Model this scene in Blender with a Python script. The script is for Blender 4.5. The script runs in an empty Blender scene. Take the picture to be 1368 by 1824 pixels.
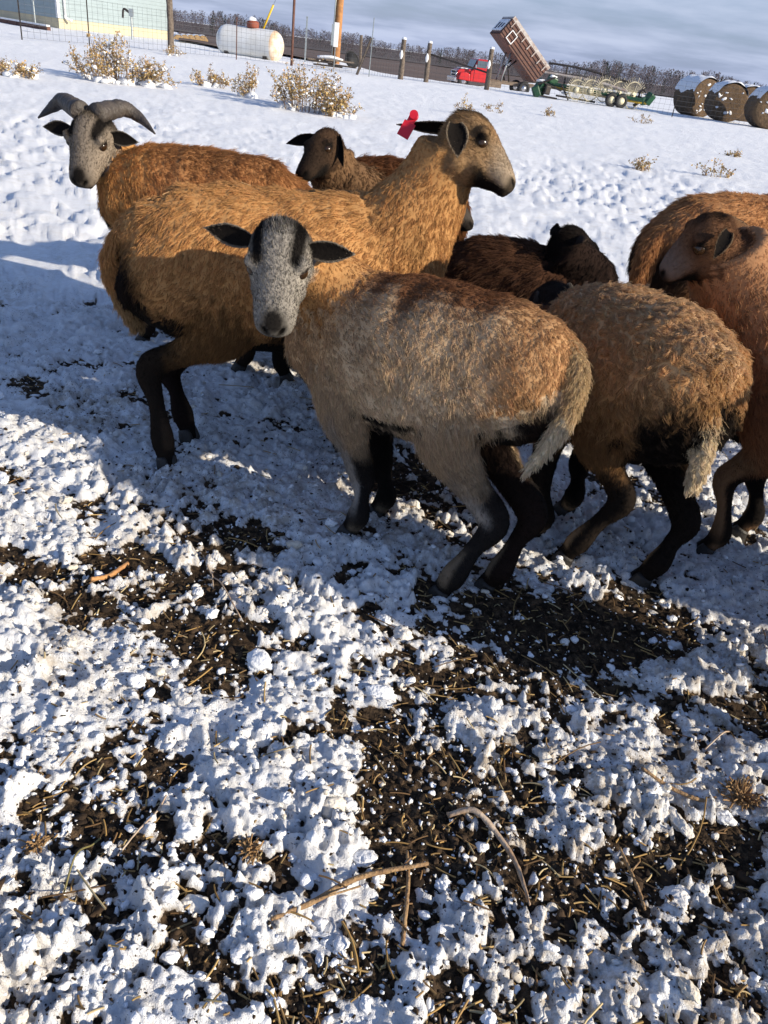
import bpy, bmesh, math, random
import numpy as np
from mathutils import Vector, Matrix, kdtree

# ------------------------------------------------------------------ camera, sky, sun, exposure
scene = bpy.context.scene
col = scene.collection
random.seed(7)
rng = np.random.default_rng(11)
R = math.radians

IMG_W, IMG_H, FOC = 1368, 1824, 1371.0
CAM_H = 1.12
PITCH, ROLL = R(31.0), R(7.6)
fwd = np.array([0, math.cos(PITCH), -math.sin(PITCH)])
_r0 = np.array([1.0, 0, 0]); _u0 = np.cross(_r0, fwd)
cright = _r0 * math.cos(ROLL) + _u0 * math.sin(ROLL)
cup = -_r0 * math.sin(ROLL) + _u0 * math.cos(ROLL)
CAM = np.array([0, 0, CAM_H])
cam_d = bpy.data.cameras.new('camera'); cam = bpy.data.objects.new('camera', cam_d); col.objects.link(cam)
cam_d.sensor_fit = 'VERTICAL'; cam_d.sensor_height = 36; cam_d.lens = 36 * FOC / IMG_H
cam_d.clip_start = 0.05; cam_d.clip_end = 8000
cam.matrix_world = Matrix(((cright[0], cup[0], -fwd[0], 0), (cright[1], cup[1], -fwd[1], 0), (cright[2], cup[2], -fwd[2], CAM_H), (0, 0, 0, 1)))
scene.camera = cam

SUN_EL, SUN_TRAVEL = R(20.5), np.array([-0.918, 0.397])       # light travels to the left and a little away
w = bpy.data.worlds.new('World'); scene.world = w; w.use_nodes = True
nt = w.node_tree; nt.nodes.clear()
def N(nt, t, **k):
    n = nt.nodes.new(t)
    for a, b in k.items(): setattr(n, a, b)
    return n
def LK(nt, a, b): nt.links.new(a, b)
sky = N(nt, 'ShaderNodeTexSky', sky_type='NISHITA', sun_disc=False)
sky.sun_elevation = SUN_EL
sun_from = -SUN_TRAVEL / np.linalg.norm(SUN_TRAVEL)
sky.sun_rotation = math.atan2(sun_from[0], sun_from[1])
sky.air_density = 1.5; sky.dust_density = 0.5; sky.ozone_density = 3.0
# an even thin cloud sheet: seen slantwise near the horizon it closes up, overhead the blue shows through
geo = N(nt, 'ShaderNodeTexCoord'); sx_ = N(nt, 'ShaderNodeSeparateXYZ'); LK(nt, geo.outputs['Generated'], sx_.inputs[0])
def wm(op, a, b=None):
    n = N(nt, 'ShaderNodeMath', operation=op)
    for i_, q_ in enumerate((a, b)):
        if q_ is None: continue
        if isinstance(q_, (int, float)): n.inputs[i_].default_value = q_
        else: LK(nt, q_, n.inputs[i_])
    return n.outputs[0]
zp = wm('ADD', wm('MAXIMUM', sx_.outputs['Z'], 0.0), 0.10)
pv_ = N(nt, 'ShaderNodeVectorMath', operation='DIVIDE'); LK(nt, geo.outputs['Generated'], pv_.inputs[0])
cz = N(nt, 'ShaderNodeCombineXYZ'); LK(nt, zp, cz.inputs[0]); LK(nt, zp, cz.inputs[1]); cz.inputs[2].default_value = 1.0; LK(nt, cz.outputs[0], pv_.inputs[1])
cn = N(nt, 'ShaderNodeTexNoise'); cn.inputs['Scale'].default_value = 0.75; cn.inputs['Detail'].default_value = 7; cn.inputs['Roughness'].default_value = 0.55
LK(nt, pv_.outputs[0], cn.inputs['Vector'])
cr = N(nt, 'ShaderNodeMapRange', interpolation_type='SMOOTHSTEP'); cr.inputs[1].default_value = 0.33; cr.inputs[2].default_value = 0.68
LK(nt, cn.outputs['Fac'], cr.inputs[0])
cc = N(nt, 'ShaderNodeMixRGB'); cc.inputs[1].default_value = (3.6, 4.5, 7.4, 1); cc.inputs[2].default_value = (6.3, 7.1, 9.5, 1)
LK(nt, cr.outputs[0], cc.inputs['Fac'])
tau = wm('MULTIPLY', wm('DIVIDE', -0.22, zp), wm('ADD', wm('MULTIPLY', cr.outputs[0], 0.7), 0.65))
fac = wm('SUBTRACT', 1.0, wm('EXPONENT', tau))
sm = N(nt, 'ShaderNodeMixRGB'); LK(nt, fac, sm.inputs['Fac'])
tint = N(nt, 'ShaderNodeVectorMath', operation='MULTIPLY'); LK(nt, sky.outputs[0], tint.inputs[0]); tint.inputs[1].default_value = (0.88, 1.14, 1.62); LK(nt, tint.outputs[0], sm.inputs[1]); LK(nt, cc.outputs[0], sm.inputs[2])
bg = N(nt, 'ShaderNodeBackground'); bg.inputs['Strength'].default_value = 0.066
LK(nt, sm.outputs[0], bg.inputs['Color'])
wo = N(nt, 'ShaderNodeOutputWorld'); LK(nt, bg.outputs[0], wo.inputs['Surface'])

sd = bpy.data.lights.new('sun', 'SUN'); sd.energy = 5.0; sd.angle = R(0.55); sd.color = (1.0, 0.885, 0.71)
so = bpy.data.objects.new('sun', sd); col.objects.link(so)
ldir = Vector((SUN_TRAVEL[0] * math.cos(SUN_EL), SUN_TRAVEL[1] * math.cos(SUN_EL), -math.sin(SUN_EL)))
so.rotation_euler = ldir.to_track_quat('-Z', 'Y').to_euler()
so.location = (6, -3, 6)

scene.view_settings.view_transform = 'Standard'; scene.view_settings.look = 'None'
scene.view_settings.exposure = 0.50; scene.view_settings.gamma = 1.0
scene.cycles.use_denoising = True
scene.cycles.max_bounces = 8; scene.cycles.diffuse_bounces = 5; scene.cycles.glossy_bounces = 2
scene.cycles.transmission_bounces = 6; scene.cycles.transparent_max_bounces = 8
scene.cycles.caustics_reflective = False; scene.cycles.caustics_refractive = False
try: scene.cycles_curves.shape = 'RIBBONS'; scene.cycles_curves.subdivisions = 2
except Exception: pass

# ------------------------------------------------------------------ helpers
def ray(x, y):
    d = fwd * FOC + cright * (x - IMG_W / 2) - cup * (y - IMG_H / 2)
    return d / np.linalg.norm(d)
def at(x, y, Y):                       # the point at depth Y that is seen at that pixel of the photograph
    d = ray(x, y); return CAM + d * (Y / d[1])
def gnd(x, y, z=0.0):
    d = ray(x, y); return CAM + d * ((z - CAM_H) / d[2])
V = lambda *a: np.array(a, float)
def nrm(v):
    v = np.asarray(v, float); return v / (np.linalg.norm(v, axis=-1, keepdims=True) + 1e-12)
def sstep(a, b, x):
    t = np.clip((x - a) / (b - a), 0, 1); return t * t * (3 - 2 * t)

def hsh(ix, iy, seed):
    h = (ix.astype(np.int64) * 374761393 + iy.astype(np.int64) * 668265263 + seed * 1442695041) & 0xFFFFFFFF
    h = ((h ^ (h >> 13)) * 1274126177) & 0xFFFFFFFF
    h = ((h ^ (h >> 15)) * 2246822519) & 0xFFFFFFFF
    return ((h ^ (h >> 16)) & 0xFFFFFF) / float(0x1000000)
def vnoise(x, y, seed=0):
    x = np.asarray(x, float); y = np.asarray(y, float)
    ix = np.floor(x); iy = np.floor(y); fx = x - ix; fy = y - iy
    fx = fx * fx * fx * (fx * (fx * 6 - 15) + 10); fy = fy * fy * fy * (fy * (fy * 6 - 15) + 10)
    a = hsh(ix, iy, seed); b = hsh(ix + 1, iy, seed); c = hsh(ix, iy + 1, seed); d = hsh(ix + 1, iy + 1, seed)
    return (a + (b - a) * fx) * (1 - fy) + (c + (d - c) * fx) * fy
def fbm(x, y, seed=0, oct=4, gain=0.5):
    s = 0; amp = 1; tot = 0
    for o in range(oct):
        ca, sa = math.cos(o * 1.1), math.sin(o * 1.1)
        s = s + amp * vnoise((x * ca - y * sa) * 2 ** o, (x * sa + y * ca) * 2 ** o, seed + o * 17); tot += amp; amp *= gain
    return s / tot
def worley(x, y, seed=0):
    ix = np.floor(x); iy = np.floor(y); best = np.full(x.shape, 9.0); cid = np.zeros(x.shape)
    for dx in (-1, 0, 1):
        for dy in (-1, 0, 1):
            cx = ix + dx; cy = iy + dy
            px = cx + hsh(cx, cy, seed); py = cy + hsh(cx, cy, seed + 91)
            d = (px - x) ** 2 + (py - y) ** 2
            m = d < best; best = np.where(m, d, best); cid = np.where(m, hsh(cx, cy, seed + 5), cid)
    return np.sqrt(best), cid

def mesh_from(name, verts, faces, cols=None, smooth=True, extra=None):
    me = bpy.data.meshes.new(name)
    verts = np.ascontiguousarray(verts, np.float32)
    if isinstance(faces, np.ndarray):
        nf, k = faces.shape
        me.vertices.add(len(verts)); me.vertices.foreach_set('co', verts.ravel())
        me.loops.add(nf * k); me.loops.foreach_set('vertex_index', np.ascontiguousarray(faces, np.int32).ravel())
        me.polygons.add(nf); me.polygons.foreach_set('loop_start', np.arange(0, nf * k, k, dtype=np.int32))
        me.update(calc_edges=True); me.validate()
    else:
        me.from_pydata([tuple(v) for v in verts.tolist()], [], [tuple(f) for f in faces]); me.update()
    if smooth: me.polygons.foreach_set('use_smooth', np.ones(len(me.polygons), bool))
    if cols is not None:
        a = me.attributes.new('col', 'FLOAT_COLOR', 'POINT')
        c4 = np.ones((len(verts), 4), np.float32); c4[:, :3] = cols; a.data.foreach_set('color', c4.ravel())
    if extra:
        for k_, arr in extra.items():
            a = me.attributes.new(k_, 'FLOAT', 'POINT'); a.data.foreach_set('value', np.ascontiguousarray(arr, np.float32))
    return me
def link(name, data, parent=None, mat=None, loc=None):
    o = bpy.data.objects.new(name, data); col.objects.link(o)
    if mat is not None and data is not None:
        data.materials.clear(); data.materials.append(mat)
    if parent is not None: o.parent = parent
    if loc is not None: o.location = loc
    return o
def tag(o, label=None, cat=None, group=None, kind=None):
    if label: o['label'] = label
    if cat: o['category'] = cat
    if group: o['group'] = group
    if kind: o['kind'] = kind
    return o
def thing(name, loc, label, cat, group=None):
    o = bpy.data.objects.new(name, None); col.objects.link(o); o.location = tuple(loc); o.empty_display_size = 0.1
    return tag(o, label, cat, group)

def catmull(P, n):
    P = np.asarray(P, float)
    if len(P) < 3:
        t = np.linspace(0, 1, n)[:, None]; return P[0] * (1 - t) + P[-1] * t
    Q = np.vstack([2 * P[0] - P[1], P, 2 * P[-1] - P[-2]])
    u = np.linspace(0, len(P) - 1 - 1e-9, n); i = np.floor(u).astype(int); f = (u - i)[:, None]
    a, b, c, d = Q[i], Q[i + 1], Q[i + 2], Q[i + 3]
    return 0.5 * (2 * b + (c - a) * f + (2 * a - 5 * b + 4 * c - d) * f ** 2 + (3 * b - a - 3 * c + d) * f ** 3)

def tube(points, radii, n=24, seg=16, ref=(0, 0, 1), cap=True):
    """loft of ellipses along a spline; radii rows (side, updown); returns verts, quads/tris list, t, phi (0 = towards ref)"""
    P = catmull(points, n); rad = np.asarray(radii, float)
    if rad.ndim == 1: rad = np.stack([rad, rad], 1)
    rad = np.maximum(catmull(rad, n), 0.0015)
    T = nrm(np.gradient(P, axis=0)); ref = np.broadcast_to(np.asarray(ref, float), T.shape)
    U = nrm(ref - T * np.sum(ref * T, 1, keepdims=True)); S = np.cross(T, U)
    ph = np.linspace(0, 2 * math.pi, seg, endpoint=False)
    vs = P[:, None, :] + S[:, None, :] * (np.sin(ph)[None, :, None] * rad[:, None, 0:1]) + U[:, None, :] * (np.cos(ph)[None, :, None] * rad[:, None, 1:2])
    verts = vs.reshape(-1, 3); t = np.repeat(np.linspace(0, 1, n), seg); phi = np.tile(ph, n)
    i, j = np.meshgrid(np.arange(n - 1), np.arange(seg), indexing='ij'); j2 = (j + 1) % seg
    F = np.stack([i * seg + j, (i + 1) * seg + j, (i + 1) * seg + j2, i * seg + j2], -1).reshape(-1, 4)
    faces = F.tolist()
    if cap:
        faces.append(list(range(seg))); faces.append(list(range(n * seg - 1, (n - 1) * seg - 1, -1)))
    return verts, faces, t, phi

class MB:
    """collects simple shapes into one mesh"""
    def __init__(s): s.v = []; s.f = []
    def add(s, v, f):
        b = len(s.v); s.v += [tuple(map(float, q)) for q in v]; s.f += [[b + i for i in q] for q in f]; return s
    def box(s, c, size, M=None):
        c = np.asarray(c, float); h = np.asarray(size, float) / 2
        vv = np.array([[x, y, z] for x in (-1, 1) for y in (-1, 1) for z in (-1, 1)], float) * h
        if M is not None: vv = vv @ np.asarray(M, float).T
        return s.add(vv + c, [[0, 1, 3, 2], [4, 6, 7, 5], [0, 4, 5, 1], [2, 3, 7, 6], [0, 2, 6, 4], [1, 5, 7, 3]])
    def tube(s, pts, rad, seg=8, n=None, ref=(0.13, 0.2, 1)):
        pts = np.asarray(pts, float)
        if np.isscalar(rad): rad = [rad] * len(pts)
        v, f, _, _ = tube(pts, rad, n or max(2, len(pts) if len(pts) < 3 else len(pts) * 3), seg, ref); return s.add(v, f)
    def ring(s, c, axis, r, tr, n=28, seg=6):
        axis = nrm(axis); a = nrm(np.cross(axis, (0.3, 0.1, 1))); b = np.cross(axis, a)
        th = np.linspace(0, 2 * math.pi, n, endpoint=False); ps = np.linspace(0, 2 * math.pi, seg, endpoint=False)
        rr = np.cos(th)[:, None] * a + np.sin(th)[:, None] * b
        v = c + rr[:, None, :] * (r + tr * np.cos(ps))[None, :, None] + axis * (tr * np.sin(ps))[None, :, None]
        f = [[i * seg + j, ((i + 1) % n) * seg + j, ((i + 1) % n) * seg + (j + 1) % seg, i * seg + (j + 1) % seg] for i in range(n) for j in range(seg)]
        return s.add(v.reshape(-1, 3), f)
    def cyl(s, c, axis, r, L, seg=20):
        axis = nrm(axis); return s.tube([c - axis * L / 2, c + axis * L / 2], r, seg, 2, ref=(0.31, 0.17, 0.9) if abs(axis[2]) < 0.9 else (1, 0, 0.1))
    def build(s, name, mat, parent=None, org=(0, 0, 0), smooth=False):
        me = bpy.data.meshes.new(name); o = np.asarray(org, float)
        me.from_pydata([tuple(np.array(q) - o) for q in s.v], [], s.f); me.update()
        bm = bmesh.new(); bm.from_mesh(me); bmesh.ops.recalc_face_normals(bm, faces=bm.faces); bm.to_mesh(me); bm.free()
        if smooth: me.polygons.foreach_set('use_smooth', np.ones(len(me.polygons), bool))
        return link(name, me, parent, mat)

# ------------------------------------------------------------------ materials
def newmat(name):
    m = bpy.data.materials.new(name); m.use_nodes = True; t = m.node_tree; t.nodes.clear()
    out = N(t, 'ShaderNodeOutputMaterial'); b = N(t, 'ShaderNodeBsdfPrincipled'); LK(t, b.outputs[0], out.inputs['Surface'])
    return m, t, b
def plain(name, c, rough=0.7, var=0.25, scale=6.0, metal=0.0, bump=0.0, c2=None, bscale=None):
    """base colour with blotchy wear towards c2 and fine relief"""
    m, t, b = newmat(name)
    tc = N(t, 'ShaderNodeTexCoord'); n = N(t, 'ShaderNodeTexNoise'); n.inputs['Scale'].default_value = scale; n.inputs['Detail'].default_value = 6; n.inputs['Roughness'].default_value = 0.65
    LK(t, tc.outputs['Object'], n.inputs['Vector'])
    rp = N(t, 'ShaderNodeValToRGB'); rp.color_ramp.elements[0].position = 0.38; rp.color_ramp.elements[1].position = 0.68
    LK(t, n.outputs['Fac'], rp.inputs['Fac'])
    if c2 is None: c2 = tuple(q * (1 - var) for q in c)
    mx = N(t, 'ShaderNodeMixRGB'); mx.inputs[1].default_value = (*c, 1); mx.inputs[2].default_value = (*c2, 1)
    LK(t, rp.outputs['Color'], mx.inputs['Fac']); LK(t, mx.outputs[0], b.inputs['Base Color'])
    b.inputs['Roughness'].default_value = rough; b.inputs['Metallic'].default_value = metal
    if bump:
        n2 = N(t, 'ShaderNodeTexNoise'); n2.inputs['Scale'].default_value = bscale or scale * 4; n2.inputs['Detail'].default_value = 5
        LK(t, tc.outputs['Object'], n2.inputs['Vector'])
        bp = N(t, 'ShaderNodeBump'); bp.inputs['Strength'].default_value = bump; bp.inputs['Distance'].default_value = 0.01
        LK(t, n2.outputs['Fac'], bp.inputs['Height']); LK(t, bp.outputs[0], b.inputs['Normal'])
    return m
def colmat(name, rough=0.9, bump=0.0, bscale=60):
    m, t, b = newmat(name)
    a = N(t, 'ShaderNodeAttribute', attribute_name='col'); LK(t, a.outputs['Color'], b.inputs['Base Color'])
    b.inputs['Roughness'].default_value = rough; b.inputs['Specular IOR Level'].default_value = 0.2
    if bump:
        tc = N(t, 'ShaderNodeTexCoord'); n2 = N(t, 'ShaderNodeTexNoise'); n2.inputs['Scale'].default_value = bscale; n2.inputs['Detail'].default_value = 5
        LK(t, tc.outputs['Object'], n2.inputs['Vector'])
        bp = N(t, 'ShaderNodeBump'); bp.inputs['Strength'].default_value = bump; bp.inputs['Distance'].default_value = 0.004
        LK(t, n2.outputs['Fac'], bp.inputs['Height']); LK(t, bp.outputs[0], b.inputs['Normal'])
    return m

# snow-and-dirt ground
def ground_material():
    m, t, b = newmat('snow_and_soil')
    g = N(t, 'ShaderNodeNewGeometry'); sn = N(t, 'ShaderNodeAttribute', attribute_name='snow'); st = N(t, 'ShaderNodeAttribute', attribute_name='stain')
    def noise(sc, det=4, ro=0.6):
        n = N(t, 'ShaderNodeTexNoise'); n.inputs['Scale'].default_value = sc; n.inputs['Detail'].default_value = det; n.inputs['Roughness'].default_value = ro
        LK(t, g.outputs['Position'], n.inputs['Vector']); return n.outputs['Fac']
    def math_(op, a, b_, clamp=False):
        n = N(t, 'ShaderNodeMath', operation=op, use_clamp=clamp)
        for i, q in enumerate((a, b_)):
            if isinstance(q, (int, float)): n.inputs[i].default_value = q
            else: LK(t, q, n.inputs[i])
        return n.outputs[0]
    def mix(f, a, b_):
        n = N(t, 'ShaderNodeMixRGB')
        if isinstance(f, (int, float)): n.inputs[0].default_value = f
        else: LK(t, f, n.inputs[0])
        for i, q in ((1, a), (2, b_)):
            if isinstance(q, tuple): n.inputs[i].default_value = (*q, 1)
            else: LK(t, q, n.inputs[i])
        return n.outputs[0]
    def ramp(f, lo, hi):
        n = N(t, 'ShaderNodeMapRange', clamp=True, interpolation_type='SMOOTHSTEP'); LK(t, f, n.inputs[0]); n.inputs[1].default_value = lo; n.inputs[2].default_value = hi; return n.outputs[0]
    # soil: dark humus with brown bits
    soil = mix(ramp(noise(55, 6, 0.7), 0.42, 0.68), (0.016, 0.011, 0.007), (0.13, 0.085, 0.048))
    soil = mix(ramp(noise(9, 3), 0.5, 0.75), soil, (0.05, 0.030, 0.016))
    # snow: clean white, dingy where trampled
    snow = mix(ramp(noise(14, 5, 0.7), 0.45, 0.72), (0.84, 0.855, 0.875), (0.74, 0.74, 0.735))
    dirty = mix(ramp(noise(26, 5, 0.75), 0.36, 0.66), snow, (0.40, 0.34, 0.27))
    snow = mix(st.outputs['Fac'], snow, dirty)
    spk = ramp(noise(170, 2, 0.5), 0.63, 0.67)
    spk = math_('MULTIPLY', spk, ramp(noise(6, 2), 0.35, 0.6))
    spk = math_('MULTIPLY', spk, ramp(st.outputs['Fac'], -0.1, 0.5))
    snow = mix(spk, snow, (0.05, 0.035, 0.025))
    e = math_('ADD', sn.outputs['Fac'], math_('MULTIPLY', math_('SUBTRACT', noise(75, 5, 0.7), 0.5), 0.75))
    f = ramp(e, 0.44, 0.54)
    snow = mix(math_('MULTIPLY', math_('SUBTRACT', 1.0, ramp(e, 0.50, 0.92)), ramp(noise(34, 4, 0.7), 0.35, 0.62)), snow, (0.36, 0.30, 0.235))
    LK(t, mix(f, soil, snow), b.inputs['Base Color'])
    b.inputs['Roughness'].default_value = 0.85; b.inputs['Specular IOR Level'].default_value = 0.15
    h = math_('ADD', noise(90, 4, 0.75), math_('MULTIPLY', noise(380, 3, 0.75), 0.6))
    bp = N(t, 'ShaderNodeBump'); bp.inputs['Strength'].default_value = 0.8; bp.inputs['Distance'].default_value = 0.0085
    LK(t, h, bp.inputs['Height']); LK(t, bp.outputs[0], b.inputs['Normal'])
    return m
M = {}
M['ground'] = ground_material()
M['snow'] = plain('snow', (0.84, 0.855, 0.875), 0.85, 0.08, 30, bump=0.8, bscale=140)
M['clump'] = colmat('snow_clump', 0.85, 1.0, 170)
M['crumb'] = colmat('soil_crumb', 0.9, 0.6, 200)
M['straw'] = colmat('straw', 0.55, 0.2, 90)

# ------------------------------------------------------------------ ground: snow over trampled soil, one sheet out to the horizon
PATCH = [  # soil showing through, (px, py, half width px, half height px, depth of bareness)
    (60, 1015, 120, 42, 1.0), (340, 1075, 150, 75, 1.0), (430, 965, 90, 35, .9), (250, 1010, 90, 30, .8), (420, 1170, 90, 50, .9),
    (200, 1480, 90, 45, .9), (235, 1330, 65, 100, .9), (370, 1560, 120, 90, .9), (120, 1790, 90, 70, .8), (330, 1700, 120, 80, .75), (470, 1780, 80, 80, .9),
    (730, 1440, 110, 110, 1.0), (690, 1310, 110, 45, .8), (850, 1230, 150, 45, .75), (960, 1150, 190, 45, 1.05), (1010, 1090, 190, 45, .9), (720, 850, 90, 45, .9),
    (900, 1530, 90, 90, .8), (1190, 1590, 140, 70, .85), (1130, 1490, 90, 60, .6), (840, 1780, 150, 60, .95), (700, 1640, 60, 110, .8), (1080, 1640, 90, 50, .6),
    (1215, 1130, 90, 40, .6), (15, 845, 60, 22, .8), (190, 900, 110, 26, .6), (520, 770, 60, 16, .8), (400, 745, 40, 18, .6), (70, 690, 40, 14, .5), (620, 1040, 80, 35, .7),
    (800, 900, 100, 45, .7), (1090, 870, 70, 30, .7), (1310, 1480, 70, 60, .55), (1340, 1280, 60, 40, .6), (1230, 1270, 80, 30, .5), (560, 1720, 60, 60, .5), (15, 1340, 40, 40, .8), (215, 720, 60, 14, .6),
    (880, 1370, 90, 50, .65), (1010, 1420, 80, 50, .5), (1240, 1730, 70, 60, .4), (560, 1490, 50, 50, .3), (95, 1570, 60, 40, .5), (20, 1690, 50, 50, .4), (1000, 1560, 60, 60, .55),
    (300, 845, 60, 14, .4), (130, 655, 60, 10, .5), (240, 600, 50, 8, .4), (150, 545, 40, 6, .5), (20, 545, 30, 6, .5)]
_P = []
for (px, py, hx, hy, dpt) in PATCH:
    c = gnd(px, py); a = gnd(px + hx, py); b_ = gnd(px, py - hy); b2 = gnd(px, py + hy)
    _P.append((c[:2], max(np.linalg.norm((a - c)[:2]), .02), max(np.linalg.norm((b_ - b2)[:2]) / 2, .02), dpt))
def terrain(x, y):
    z = 0.012 * (fbm(x * 1.1, y * 1.1, 3, 3) - 0.5) * 2
    z = z + 0.10 * (fbm(x * 0.16, y * 0.16, 5, 2) - 0.5) * sstep(4, 12, np.hypot(x, y))
    k = sstep(-7, -1, x)
    z = z - (2.3 * sstep(50, 100, y)) * (1 - k) - (2.5 * sstep(38.5, 84, y)) * k - 2.0 * sstep(110, 420, y)
    return z
_hr = np.random.default_rng(77); HOOF = []
for _ in range(46):
    q_ = gnd(_hr.uniform(20, 1350), _hr.uniform(700, 1780)); HOOF.append((q_[0], q_[1], _hr.uniform(0, 3.1), _hr.uniform(.030, .042)))
def hoofprints(x, y):
    d = np.zeros(x.shape)
    for (hx_, hy_, a_, s_) in HOOF:
        k = np.where((np.abs(x - hx_) < .12) & (np.abs(y - hy_) < .12))
        if len(k[0]) == 0: continue
        u = (x[k] - hx_) * math.cos(a_) + (y[k] - hy_) * math.sin(a_); v = -(x[k] - hx_) * math.sin(a_) + (y[k] - hy_) * math.cos(a_)
        q = np.sqrt((u / s_) ** 2 + (v / (s_ * .72)) ** 2) + .25 * np.exp(-(v / .005) ** 2) * (u > 0)
        d[k] = np.maximum(d[k], sstep(1.15, .75, q)) - .25 * np.exp(-((q - 1.4) / .22) ** 2)
    return d
def ground_fields(x, y):
    """height, snow cover and dinginess at ground points"""
    x = np.asarray(x, float); y = np.asarray(y, float)
    near = 1 - sstep(2.6, 4.6, y)
    cov = 0.925 - 0.10 * near - 0.06 * near * sstep(-0.2, 0.6, x) * (1 - sstep(1.2, 1.8, y))
    wx = x + 0.05 * (fbm(x * 9, y * 9, 51, 3) - .5) * 2; wy = y + 0.05 * (fbm(x * 9, y * 9, 63, 3) - .5) * 2
    for (c, ra, rb, dpt) in _P:
        q = ((wx - c[0]) / ra) ** 2 + ((wy - c[1]) / rb) ** 2
        cov = cov - 0.46 * dpt * np.exp(-q * 0.9)
    n = (fbm(x * 8, y * 8, 21, 2) - .5) * 0.55 + (fbm(x * 24, y * 24, 31, 3) - .5) * 0.75 + (fbm(x * 75, y * 75, 41, 2) - .5) * 0.55
    n = n * (0.25 + 0.75 * near)
    hp_ = hoofprints(x, y) * near
    m = cov + n - .42 * np.maximum(hp_, 0) * vnoise(x * 7, y * 7, 301)
    snow = sstep(0.38, 0.66, m)
    # snow relief: drifted base plus crumbly lumps
    w1, i1 = worley(x * 16, y * 16, 2); w2, i2 = worley(x * 38, y * 38, 4); w3, _ = worley(x * 85, y * 85, 6)
    l1 = np.clip(1 - w1 * 1.25, 0, 1) ** 0.8 * (0.3 + i1); l2 = np.clip(1 - w2 * 1.25, 0, 1) ** 0.8 * (0.3 + i2); l3 = np.clip(1 - w3 * 1.2, 0, 1)
    tramp = near + (1 - near) * (1 - sstep(8, 15, y)) * 0.75
    pack = .22 + .78 * sstep(.40, .60, fbm(x * 4.5 + 8, y * 4.5, 211, 3))
    l1 = l1 * l1 * (3 - 2 * np.clip(l1, 0, 1)); l2 = l2 * (1.6 - .6 * np.clip(l2, 0, 1))
    lump = pack * (0.014 * l1 * sstep(.35, .65, fbm(x * 3, y * 3, 8, 2)) + 0.0065 * l2 + 0.0052 * l3 * near) * tramp
    foot = fbm(x * 5.5, y * 4.5, 77, 2); foot2 = fbm(x * 13, y * 12, 78, 2)
    trod = .45 + 1.1 * sstep(.38, .62, fbm(x * .55 + 3, y * .45, 141, 3)); tramp = tramp * np.where(y > 3.5, trod, 1)
    hoofs = -0.045 * sstep(.50, .72, foot) * tramp * (1 - 0.6 * near) - 0.022 * sstep(.5, .7, foot2) * tramp * (1 - 0.4 * near)
    hs = 0.026 + 0.028 * (fbm(x * 4, y * 4, 12, 3) - .3) + lump * .85 + hoofs
    hs = np.maximum(hs - .034 * hp_, 0.004)
    hs = hs + (0.008 * np.abs(fbm(x * 42, y * 42, 171, 3) - .5) * 2 - .004) * near
    soilz = 0.010 * (fbm(x * 30, y * 30, 90, 3) - .5) + 0.006 * (np.clip(1 - w2 * 1.1, 0, 1)) + 0.004 * l3
    z = terrain(x, y) + soilz * near + snow * hs * (0.28 + 0.72 * sstep(.45, 1.0, m))
    tr = fbm(x * 2.2 + 4, y * 2.2, 99, 3)
    stain = near * np.clip(0.26 + 0.5 * sstep(-0.1, 0.7, x) * (1 - sstep(1.35, 1.9, y)) + 0.55 * sstep(.5, .72, tr), 0, 1) + 0.03
    return z, snow, stain
def gz(x, y): return float(ground_fields(np.array([x]), np.array([y]))[0][0])

def build_ground():
    ox, oy = 0.0, -0.7
    r = np.concatenate([np.geomspace(0.9, 4.2, 600), np.geomspace(4.25, 60, 190), np.geomspace(62, 2600, 70)])
    th = np.linspace(-R(40), R(40), 640)
    wide = np.concatenate([np.linspace(-R(100), -R(41.5), 26), th, np.linspace(R(41.5), R(100), 26)])
    rr, tt = np.meshgrid(r, wide, indexing='ij')
    x = ox + rr * np.sin(tt); y = oy + rr * np.cos(tt)
    z, s, st = ground_fields(x.ravel(), y.ravel())
    nr, nc = rr.shape
    i, j = np.meshgrid(np.arange(nr - 1), np.arange(nc - 1), indexing='ij')
    F = np.stack([i * nc + j, i * nc + j + 1, (i + 1) * nc + j + 1, (i + 1) * nc + j], -1).reshape(-1, 4)[:, ::-1]
    me = mesh_from('ground', np.stack([x.ravel(), y.ravel(), z], 1), F, extra={'snow': s, 'stain': st})
    o = link('ground', me, None, M['ground']); tag(o, 'snow lying over dark trampled soil', kind='structure')
    o['label'] = 'trampled snow over dark soil in the sheep yard'
    # the yard behind the photographer
    b = MB(); b.add([(-60, -60, -.03), (60, -60, -.03), (60, 0.45, -.03), (-60, 0.45, -.03)], [[0, 1, 2, 3]])
    o2 = b.build('snow_ground', M['snow']); tag(o2, 'snowy yard behind the viewpoint', kind='structure')
build_ground()
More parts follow.
